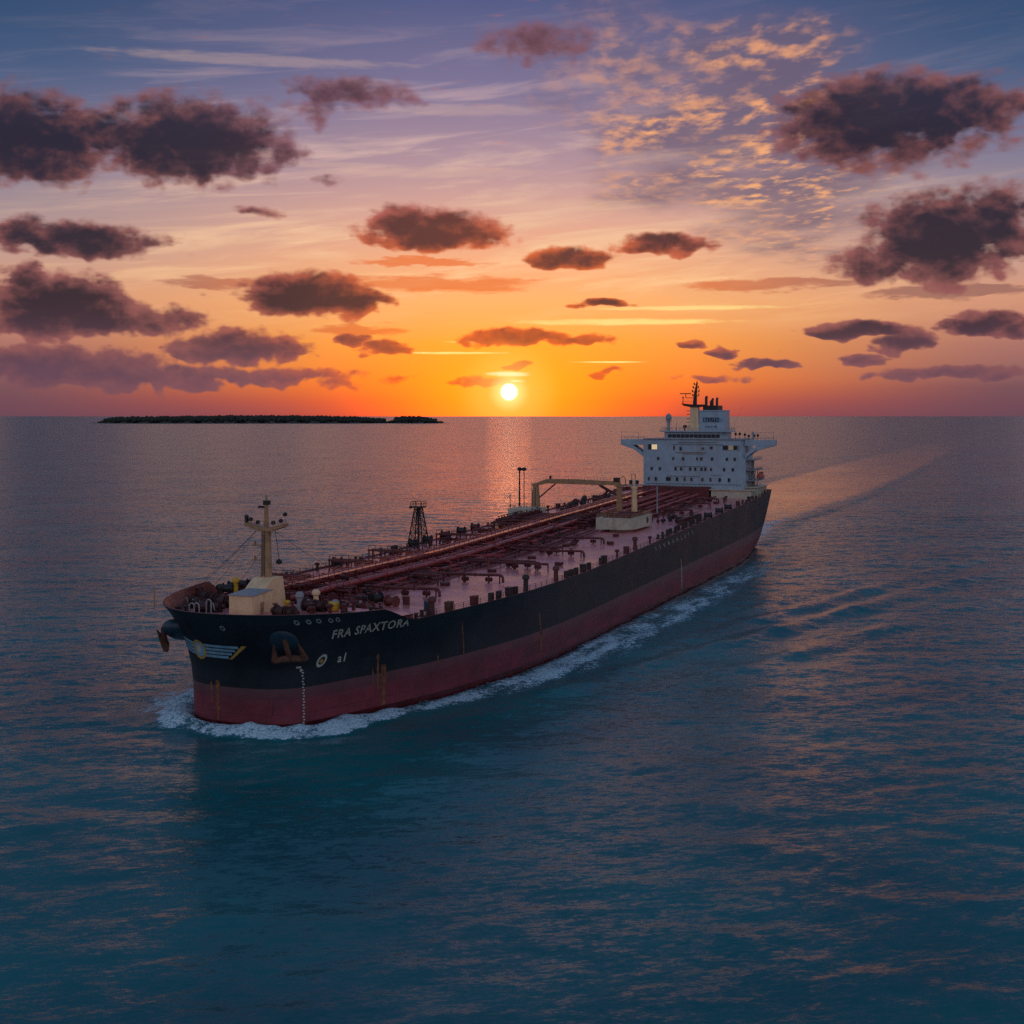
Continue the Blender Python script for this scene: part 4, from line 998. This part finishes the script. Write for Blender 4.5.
    mb.tube([(rs-1.42, rt-4.1, 58.3), (rs-1.42, rt+.5, 58.3)], .05, 4); part('platform', mb, dark, rm)
    mb = MB(); mb.tube([(rs, rt+.6, 57), (rs, rt+.9, 61.5), (rs, rt+1.3, 64.2), (rs, rt+1.4, 66.2)], [.85, .6, .35, .1], 8)
    for z, w in ((60.2, 1.2), (61.8, 1.3), (63.3, 1.0), (64.6, .6)): mb.box((rs-.3, rs+.3), (rt+1.0-w, rt+1.0+w), (z, z+.25)); mb.lathe((rs, rt+1.0-w, z+.2), [(.28, 0), (.28, .7)], 6); mb.lathe((rs, rt+1.0+w, z+.2), [(.22, 0), (.22, .9)], 6)
    part('upper_mast', mb, dark, rm)
    mb = MB(); mb.box((rs-.4, rs+.4), (rt-5.3, rt-.9), (61.1, 61.45)); mb.tube([(rs, rt-3, 59.6), (rs, rt-3, 61.2)], .15, 6); mb.tube([(rs, rt-3, 59.6), (rs, rt+.4, 59.6)], .12, 5); part('radar_scanner', mb, dark, rm)
    mb = MB(); mb.tube([(rs, rt-4.1, 57), (rs, rt-4.1, 59.8)], .14, 6); mb.lathe((rs, rt-4.1, 59.5), [(.3, 0), (.3, .6)], 8); part('aerial', mb, dark, rm)
    mb = MB()
    for z in (48.4, 49.9, 51.3, 53.0, 54.4): mb.box((rs-.3, rs+.3), (rt-2.5, rt-1.1), (z, z+.25))
    part('lamp_bracket', mb, dark, rm)
    # satellite dome
    dt_, ds_ = -5.2, HS+3
    mb = MB(); mb.tube([(ds_, dt_, 46.7), (ds_, dt_, 50.6)], .55, 10); mb.box((ds_-1, ds_+1), (dt_-1, dt_+1), (50.3, 50.6))
    for d in (-.9, .9): mb.box((ds_-.05, ds_+.05), (dt_+d-.05, dt_+d+.05), (46.7, 50.4))
    o = part('dome_post', mb, grey)
    mb = MB(); mb.lathe((ds_, dt_, 50.6), [(.7, 0), (1.15, .6), (1.25, 1.3), (1.05, 2.1), (.6, 2.7), (.1, 2.95)], 16); part('satellite_dome', mb, grey, o)
    for t, hh, r in ((-2.0, 3.5, .09), (3.0, 2.6, .07), (18.4, 5.2, .07), (19.2, 3.4, .07), (.2, 2.0, .06)):
        mb = MB(); mb.tube([(HS+3, t, 46.7), (HS+3, t, 46.7+hh)], r, 5); part('aerial', mb, grey)
    mb = MB(); mb.tube([(HS+8, 19, 46.7), (HS+8, 23.2, 56.5)], .04, 4); part('aerial', mb, grey)
    mb = MB(); mb.lathe((HS+2, 1.6, 46.7), [(.2, 0), (.2, 1.0), (.7, 1.1), (.75, 1.8), (.5, 2.3)], 10); part('searchlight', mb, dark)
    for t in (22.5, 24.5, 26.0, 28.0, 14.9+6, 29.5): 
        mb = MB(); hh = random.uniform(.8, 2.0); mb.tube([(HS+5, t, 43.4), (HS+5, t, 43.4+hh)], .1, 5); mb.lathe((HS+5, t, 43.4+hh), [(.2, 0), (.5, .3), (.45, .9), (.1, 1.1)], 8); part('mushroom_vent', mb, dark)
    mb = MB(); mb.lathe((HS+4, 27.8, 43.3), [(.25, 0), (.25, 1.8), (.55, 2.0), (.5, 2.9), (.1, 3.2)], 8); part('compass_stand', mb, grey)
    mb = MB(); mb.tube([(HS-8, -17, dz(HS)), (HS-8, -17, dz(HS)+9)], .12, 5); mb.tube([(HS-8, -15.6, dz(HS)), (HS-8, -15.6, dz(HS)+9)], .12, 5); mb.tube([(HS-8, -17, dz(HS)+9), (HS-8, -15.6, dz(HS)+9)], .1, 5); part('pole', mb, dark)
    # stern clutter
    for s, t, k in ((326, 28.4, 'bollard'), (331, 26.6, 'mushroom_vent'), (333, 28.2, 'vent_post'), (329, 28.8, 'locker'), (334, 25, 'locker'), (324, 29, 'hose_reel')): put(k, s, t, None, 0, dark)
    mb = MB(); mb.tube([(334.5, 22, dz(334)), (335.5, 22, dz(334)+9)], .14, 6); part('ensign_staff', mb, grey)
build_house()
# lifeboat in its davits on the port quarter
mb = MB()
L = [(-3.9, .05, .3), (-3.5, .7, .05), (-2, 1.25, -.2), (0, 1.4, -.3), (2, 1.25, -.2), (3.5, .7, .05), (3.9, .05, .3)]
n = 12
for (x, w_, zb) in L:
    for k in range(n):
        q = 2*math.pi*k/n; cz_ = math.sin(q); mb.v.append((x, math.cos(q)*w_, .9+(cz_*(1.25 if cz_ > 0 else (.9-zb))*(w_/1.4)**.5)))
for i in range(len(L)-1):
    for k in range(n): mb.f.append((i*n+k, i*n+(k+1) % n, (i+1)*n+(k+1) % n, (i+1)*n+k)); mb.mi.append(0)
mb.f.append(tuple(range(n))); mb.mi.append(0); mb.f.append(tuple((len(L)-1)*n+k for k in range(n))); mb.mi.append(0)
mb.box((1.2, 2.8), (-.7, .7), (1.9, 2.6))
lb = bpy.data.objects.new('lifeboat', None); C.objects.link(lb); lb.location = to_world(324, 28.4, 27.9); lb.rotation_euler = (0, 0, math.atan2(C_, S_))
tag(lb, 'small enclosed orange-red lifeboat hung beside the port end of the bridge house', 'lifeboat')
part('boat_hull', mb, orangep, lb)
mb = MB(); 
for x in (-2.4, -1.4, -.4, .6): mb.box((x-.25, x+.25), (1.12, 1.24), (1.25, 1.55))
part('window', mb, glass, lb)
for s in (321.5, 326.5):
    mb = MB(); mb.tube([(s, 26.6, 25.3), (s, 26.8, 31.2), (s, 28.2, 32.0), (s, 28.9, 31.4)], .2, 6); mb.tube([(s, 28.5, 31.6), (s, 28.4, 29.9)], .06, 4); part('davit', mb, grey)

# ================================================================== SEA
WX, WY = .50, .74
def build_sea():
    def axis(a, b, d, lo, hi, g=1.09, mid=0):
        c = list(np.arange(a, b+d/2, d)); st = d; x = b
        while x < hi: st *= (1.022 if x < mid else g); x += st; c.append(min(x, hi))
        st = d; x = a; l = []
        while x > lo: st *= g; x -= st; l.append(max(x, lo))
        return np.array(l[::-1]+c)
    xs = axis(-120, 270, 1.0, -150000, 150000, 1.10, 800); ys = axis(95, 640, 1.0, -60000, 200000, 1.07, 2600)
    X, Y = np.meshgrid(xs, ys)
    dx = np.gradient(xs)[None, :]; dy = np.gradient(ys)[:, None]; cell = np.maximum(dx, dy)*np.ones_like(X)
    Z = np.zeros_like(X)
    r = np.random.default_rng(5)
    for k in range(70):
        lam = 2.6*(26/2.6)**r.random(); ang = R(82)+r.normal(0, .42)+(.5 if k % 5 == 0 else 0)
        kx, ky = 2*math.pi/lam*math.cos(ang), 2*math.pi/lam*math.sin(ang); ph = r.random()*6.283
        amp = .0022*lam**.80*(.6+.8*r.random())
        Z += np.where(cell < lam/3.2, amp*np.sin(kx*X+ky*Y+ph), 0)
    # ship frame
    a = S_*X+C_*Y; p = C_*X-S_*Y; s = a-A0; t = p-P0
    near = (cell < 6) & (s > -60) & (s < 420) & (abs(t) < 140)
    pts = [(w[0], w[1]+bend(w[0])) for w in WLc]+[(334, 0)]
    loop = [(w[0], -w[1]+bend(w[0])) for w in reversed(WLc)]+pts[:-1]
    loop = np.array(loop)
    D = np.full(X.shape, 1e3); sn, tn = s[near], t[near]; d2 = np.full(sn.shape, 1e9)
    for (x0, y0), (x1, y1) in zip(loop[:-1:1], loop[1::1]):
        vx, vy = x1-x0, y1-y0; l2 = vx*vx+vy*vy
        u = np.clip(((sn-x0)*vx+(tn-y0)*vy)/max(l2, 1e-6), 0, 1); d2 = np.minimum(d2, (sn-x0-u*vx)**2+(tn-y0-u*vy)**2)
    D[near] = np.sqrt(d2)
    sl = np.array([q[0] for q in pts[:-1]]); tl = np.array([q[1] for q in pts[:-1]])
    inside = near & (s > -1) & (s < 334) & (abs(t-np.where(s < 80, 2.5*np.clip(1-np.maximum(s, 0)/80, 0, 1)**1.5, 0)) < np.interp(s, [w[0] for w in WLc], [w[1] for w in WLc]))
    D[inside] = 0
    def vn(sx, sy, seed):            # smooth value noise
        rr = np.random.default_rng(seed); G = rr.random((257, 257)); fx = (sx % 256); fy = (sy % 256)
        ix, iy = fx.astype(int), fy.astype(int); ux, uy = fx-ix, fy-iy; ux = ux*ux*(3-2*ux); uy = uy*uy*(3-2*uy)
        return (G[iy, ix]*(1-ux)+G[iy, ix+1]*ux)*(1-uy)+(G[iy+1, ix]*(1-ux)+G[iy+1, ix+1]*ux)*uy
    edge = vn(s/5.0+60, t/5.0+60, 1)*2-1+(vn(s/1.8+60, t/1.8+60, 2)*2-1)*.5
    # bow wave: crest of white water hugging the stem, thrown outward on both sides
    side = t-2.5
    wbow = np.interp(s, [-12, -6, -1, 3, 8, 16, 26, 40, 60], [7.0, 7.2, 7.2, 7.6, 7.8, 6.6, 5.0, 3.4, 2.4])
    bow = np.clip((wbow+edge*1.1-D)/1.3, 0, 1)*np.clip((52-s)/30, 0, 1)
    # broken band drifting off the port and starboard side
    off = np.interp(s, [10, 30, 60, 120, 200, 330], [2.4, 3.2, 5.0, 7, 8.5, 10.5]); wid = np.interp(s, [10, 30, 60, 120, 200, 330], [2.6, 4.6, 7.5, 8.5, 8.5, 9])
    band = np.exp(-((D-off)/wid)**2)*np.clip((s-8)/20, 0, 1)*np.clip((345-s)/30, 0, 1)*np.interp(s, [0, 60, 110, 170, 250, 340], [1.05, 1.05, .98, .86, .70, .45])
    streak = vn(s/9+20, t/2.2+20, 3)
    foam = np.maximum(bow*(.80+.25*edge), band*(.42+.62*streak))
    spl = np.exp(-(((s-10)/15)**2+((t+22)/6.5)**2))*1.3
    foam = np.maximum(foam, np.clip(spl, 0, 1)*(.62+.35*edge)*np.clip((15-D)/6, 0, 1))
    foam = np.maximum(foam, np.clip(1-D/1.3, 0, 1)*np.where(s > 20, .45, 0))
    wl_ = np.exp(-((t-np.interp(s, [330, 420, 700], [0, 2, 10]))/np.interp(s, [330, 420, 700], [20, 24, 40]))**2)*np.clip((s-334)/5, 0, 1)*np.exp(-np.maximum(s-334, 0)/120)
    foam = np.maximum(foam, wl_*.85*(.45+.75*streak))
    Z += 1.5*np.exp(-((D-2.6)/3.0)**2)*np.clip((34-s)/34, 0, 1)*np.clip((s+22)/10, 0, 1)*(1+.5*edge)
    Z += np.where(cell < 6, foam*.30*edge, 0)
    # divergent waves of the ship, both sides, and the flattened wake astern
    for sg in (1, -1):
        for (s0, t0, ang, uc, uw, am_, lam) in ((22, 34, 17.4, 150, 120, .70, 17), (60, 37, 15.5, 190, 120, .45, 13), (-5, 40, 19.5, 150, 90, .34, 15)):
            b_ = R(ang); ds = s-s0; dt = sg*t-t0
            u = ds*math.cos(b_)+dt*math.sin(b_); v = -ds*math.sin(b_)+dt*math.cos(b_)
            mod = vn(u/26+100, v/18+100, 12)*vn(u/9+100, v/30+100, 13)*2.4
            env = np.exp(-((u-uc)/uw)**2)*np.exp(-(v/7.5)**2)*(.25+mod)
            Z += np.where(cell < 5, am_*env*np.cos(2*math.pi*v/lam), 0)*np.clip(D/10, 0, 1)
    hw = np.interp(s, [330, 450, 700, 1000, 1900, 3000], [24, 26, 46, 48, 44, 38]); tw = t-np.interp(s, [334, 450, 700, 1700], [0, -12, -20, -22])
    wake = np.clip((hw-abs(tw))/8, 0, 1)*np.clip((s-330)/10, 0, 1)*np.exp(-np.maximum(s-334, 0)/900)
    rimw = np.exp(-((abs(tw)-hw-2)/7)**2)*(.4+.9*vn(s/22+50, t/6+50, 21))*np.clip((s-325)/25, 0, 1)*np.exp(-np.maximum(s-334, 0)/520)
    Z += np.where(cell < 6, .45*rimw*np.sin((abs(tw)-hw)*.42), 0)
    churn = (np.exp(-((tw-hw+5)/5)**2)+.5*np.exp(-((tw-hw+18)/9)**2))*np.clip((s-330)/10, 0, 1)*np.exp(-np.maximum(s-340, 0)/230)
    foam = np.maximum(foam, np.clip(churn, 0, 1)*(.45+.7*vn(s/14+30, t/2.6+30, 33)))
    foam = np.where(cell < 9, foam, 0)
    Z = np.where(inside, -1.5, Z)
    ny, nx = X.shape
    me = bpy.data.meshes.new('sea')
    co = np.stack([X, Y, Z], -1).reshape(-1, 3)
    ii = np.arange(ny*nx).reshape(ny, nx)
    q = np.stack([ii[:-1, :-1], ii[:-1, 1:], ii[1:, 1:], ii[1:, :-1]], -1).reshape(-1, 4)
    me.vertices.add(len(co)); me.vertices.foreach_set('co', co.ravel())
    me.loops.add(q.size); me.loops.foreach_set('vertex_index', q.ravel().astype(np.int32))
    me.polygons.add(len(q)); me.polygons.foreach_set('loop_start', np.arange(0, q.size, 4, dtype=np.int32)); me.polygons.foreach_set('loop_total', np.full(len(q), 4, dtype=np.int32))
    me.update(calc_edges=True); me.polygons.foreach_set('use_smooth', [True]*len(q))
    for nm, arr in (('foam', foam), ('wake', wake), ('rim', rimw)):
        at = me.attributes.new(nm, 'FLOAT', 'POINT'); at.data.foreach_set('value', arr.ravel().astype(np.float32))
    m = bpy.data.materials.new('sea_water'); m.use_nodes = True; T = NT(m.node_tree); bs = T.n['Principled BSDF']
    g = T.n.new('ShaderNodeNewGeometry').outputs['Position']
    def att(nm): n = T.n.new('ShaderNodeAttribute'); n.attribute_name = nm; return n.outputs['Fac']
    fo, wk, rm_ = att('foam'), att('wake'), att('rim')
    big = T.noise(g, .011, 3, .5)
    amp = T.sm(big, .35, .65, .75, 1.2)
    rot = T.n.new('ShaderNodeVectorRotate'); rot.rotation_type = 'Z_AXIS'; T.put(rot.inputs['Vector'], g); rot.inputs['Angle'].default_value = R(-12)
    ga = T.v('MULTIPLY', g, (.42, 1, 1)); gr = T.v('MULTIPLY', rot.outputs[0], (.36, 1, 1))
    def slope(v, sc_, det, ro, ax, ay, di=0):
        return T.v('MULTIPLY', T.v('SUBTRACT', T.noisec(v, sc_, det, ro, di), (.5, .5, .5)), (ax, ay, 0))
    sl_ = T.v('ADD', slope(ga, .45, 2, .55, WX*.38, WY*.36, .5), slope(gr, 1.15, 3, .62, WX*1.25, WY*1.30, .5))
    sl_ = T.v('ADD', sl_, slope(ga, 4.2, 1, .5, WX*.8, WY*.55))
    sl_ = T.v('ADD', sl_, slope(ga, .09, 1, .5, WX*.12, WY*.14))
    gpos = T.sep(g)[1]
    amp = T.m('MULTIPLY', amp, T.sm(gpos, 110.0, 620.0, .60, 1.42))
    k_ = T.m('MULTIPLY', amp, T.m('ADD', T.m('SUBTRACT', 1.0, T.m('MULTIPLY', wk, .80)), T.m('MULTIPLY', rm_, .75)))
    sc2 = T.n.new('ShaderNodeVectorMath'); sc2.operation = 'SCALE'; T.put(sc2.inputs[0], sl_); T.put(sc2.inputs['Scale'], k_)
    nrm = T.v('NORMALIZE', T.v('ADD', T.n.new('ShaderNodeNewGeometry').outputs['Normal'], sc2.outputs[0]))
    bp = T.n.new('ShaderNodeBump'); bp.inputs['Strength'].default_value = 1; bp.inputs['Distance'].default_value = 1
    T.put(bp.inputs['Height'], T.m('MULTIPLY', T.m('MULTIPLY', fo, T.noise(g, 1.4, 6, .7)), .8)); T.put(bp.inputs['Normal'], nrm); T.l.new(bp.outputs[0], bs.inputs['Normal'])
    n1 = T.noise(g, .7, 7, .68); n2 = T.noise(T.v('MULTIPLY', rot.outputs[0], (1, 1, 1)), 2.6, 6, .7)
    nn = T.m('ADD', T.m('MULTIPLY', n1, .55), T.m('MULTIPLY', n2, .45))
    thr = T.m('SUBTRACT', .68, T.m('MULTIPLY', fo, .37))
    fm_ = T.m('MULTIPLY', T.sm(nn, thr, T.m('ADD', thr, .13)), T.sm(fo, .04, .2))
    water = T.mix(T.sm(T.noise(g, .02, 4, .5), .35, .65), (.0012, .090, .108, 1), (.0018, .135, .150, 1))
    aer = T.mix(T.sm(fo, .1, .9), water, (.02, .17, .24, 1))
    T.put(bs.inputs['Base Color'], T.mix(fm_, aer, T.mix(T.sm(n2, .35, .65), (.34, .64, .82, 1), (.80, .93, .98, 1))))
    T.put(bs.inputs['Roughness'], T.sm(fm_, 0, 1, T.m('MULTIPLY_ADD', rm_, .10, T.m('MULTIPLY_ADD', wk, -.14, .24)), .75))
    bs.inputs['IOR'].default_value = 1.333
    me.materials.append(m)
    o = bpy.data.objects.new('sea', me); C.objects.link(o); tag(o, 'deep teal rippled sea with sunset sheen', kind='structure')
build_sea()

# ================================================================== ISLAND
def build_island():
    # low wooded island on the horizon
    Yc = 9150.0
    def prof(x):                      # canopy-free ground height along the island
        return 0
    r = np.random.default_rng(3)
    x0, x1 = -3075, -440
    N, M = 160, 14
    xs = np.linspace(x0, x1, N)
    half = np.interp(xs, [x0, -2960, -2700, -1100, -960, -900, -750, -600, -440], [20, 90, 330, 300, 130, 60, 190, 150, 8])
    hgt = 1.25*np.interp(xs, [x0, -2990, -2900, -2500, -1800, -1150, -990, -905, -860, -780, -660, -590, -540, -440], [1, 5, 14, 20, 25, 18, 8, 3, 9, 20, 20, 9, 3, .5])
    v = []; f = []
    for i in range(N):
        for j in range(M+1):
            u = j/M*2-1; w = half[i]*(1+.12*math.sin(i*.7)+.08*math.sin(i*1.9))
            v.append((xs[i], Yc+320+u*w, hgt[i]*max(0, 1-u*u)**.5*(1+.15*math.sin(i*1.3+j))-1.0*(abs(u) > .99)))
    for i in range(N-1):
        for j in range(M): a = i*(M+1)+j; f.append((a, a+M+1, a+M+2, a+1))
    mb = MB(); mb.v = v; mb.f = f; mb.mi = [0]*len(f)
    soil = mat('island_soil', (.05, .04, .03), .9, var=.3, scale=.02)
    o = bpy.data.objects.new('island_terrain', mb.mesh('island_terrain', [soil], ship=False)); C.objects.link(o); tag(o, 'low dark island on the horizon left of the sun', kind='structure')
    mb = MB()
    ico = []
    g = (1+5**.5)/2
    base = [(-1,g,0),(1,g,0),(-1,-g,0),(1,-g,0),(0,-1,g),(0,1,g),(0,-1,-g),(0,1,-g),(g,0,-1),(g,0,1),(-g,0,-1),(-g,0,1)]
    fc = [(0,11,5),(0,5,1),(0,1,7),(0,7,10),(0,10,11),(1,5,9),(5,11,4),(11,10,2),(10,7,6),(7,1,8),(3,9,4),(3,4,2),(3,2,6),(3,6,8),(3,8,9),(4,9,5),(2,4,11),(6,2,10),(8,6,7),(9,8,1)]
    for k in range(5200):
        x = r.uniform(-3000, -500); i = min(N-1, int((x-x0)/(x1-x0)*N)); w = half[i]
        if w < 75 and r.random() < .75: continue
        u = r.uniform(-.93, .6); h = hgt[i]*math.sqrt(1-u*u)
        rr = r.uniform(6, 13)*(.55 if w < 100 else 1); hh = rr*r.uniform(.8, 1.35); lift = h+hh*.75+r.uniform(0, 6)*(w > 100)
        b = len(mb.v)
        for (a, c, d) in base:
            j = r.uniform(.75, 1.25); mb.v.append((x+a*rr*j*.55, Yc+320+u*w+c*rr*j*.55, lift+d*hh*j*.55))
        for q in fc: mb.f.append(tuple(b+z for z in q)); mb.mi.append(0)
    fol = mat('island_foliage', (.030, .032, .020), .9, var=.5, scale=.05)
    me = bpy.data.meshes.new('island_forest'); me.from_pydata(mb.v, [], mb.f); me.materials.append(fol); me.update()
    o = bpy.data.objects.new('island_forest', me); C.objects.link(o); tag(o, 'dark forest covering the low island', 'forest', kind='stuff')
build_island()
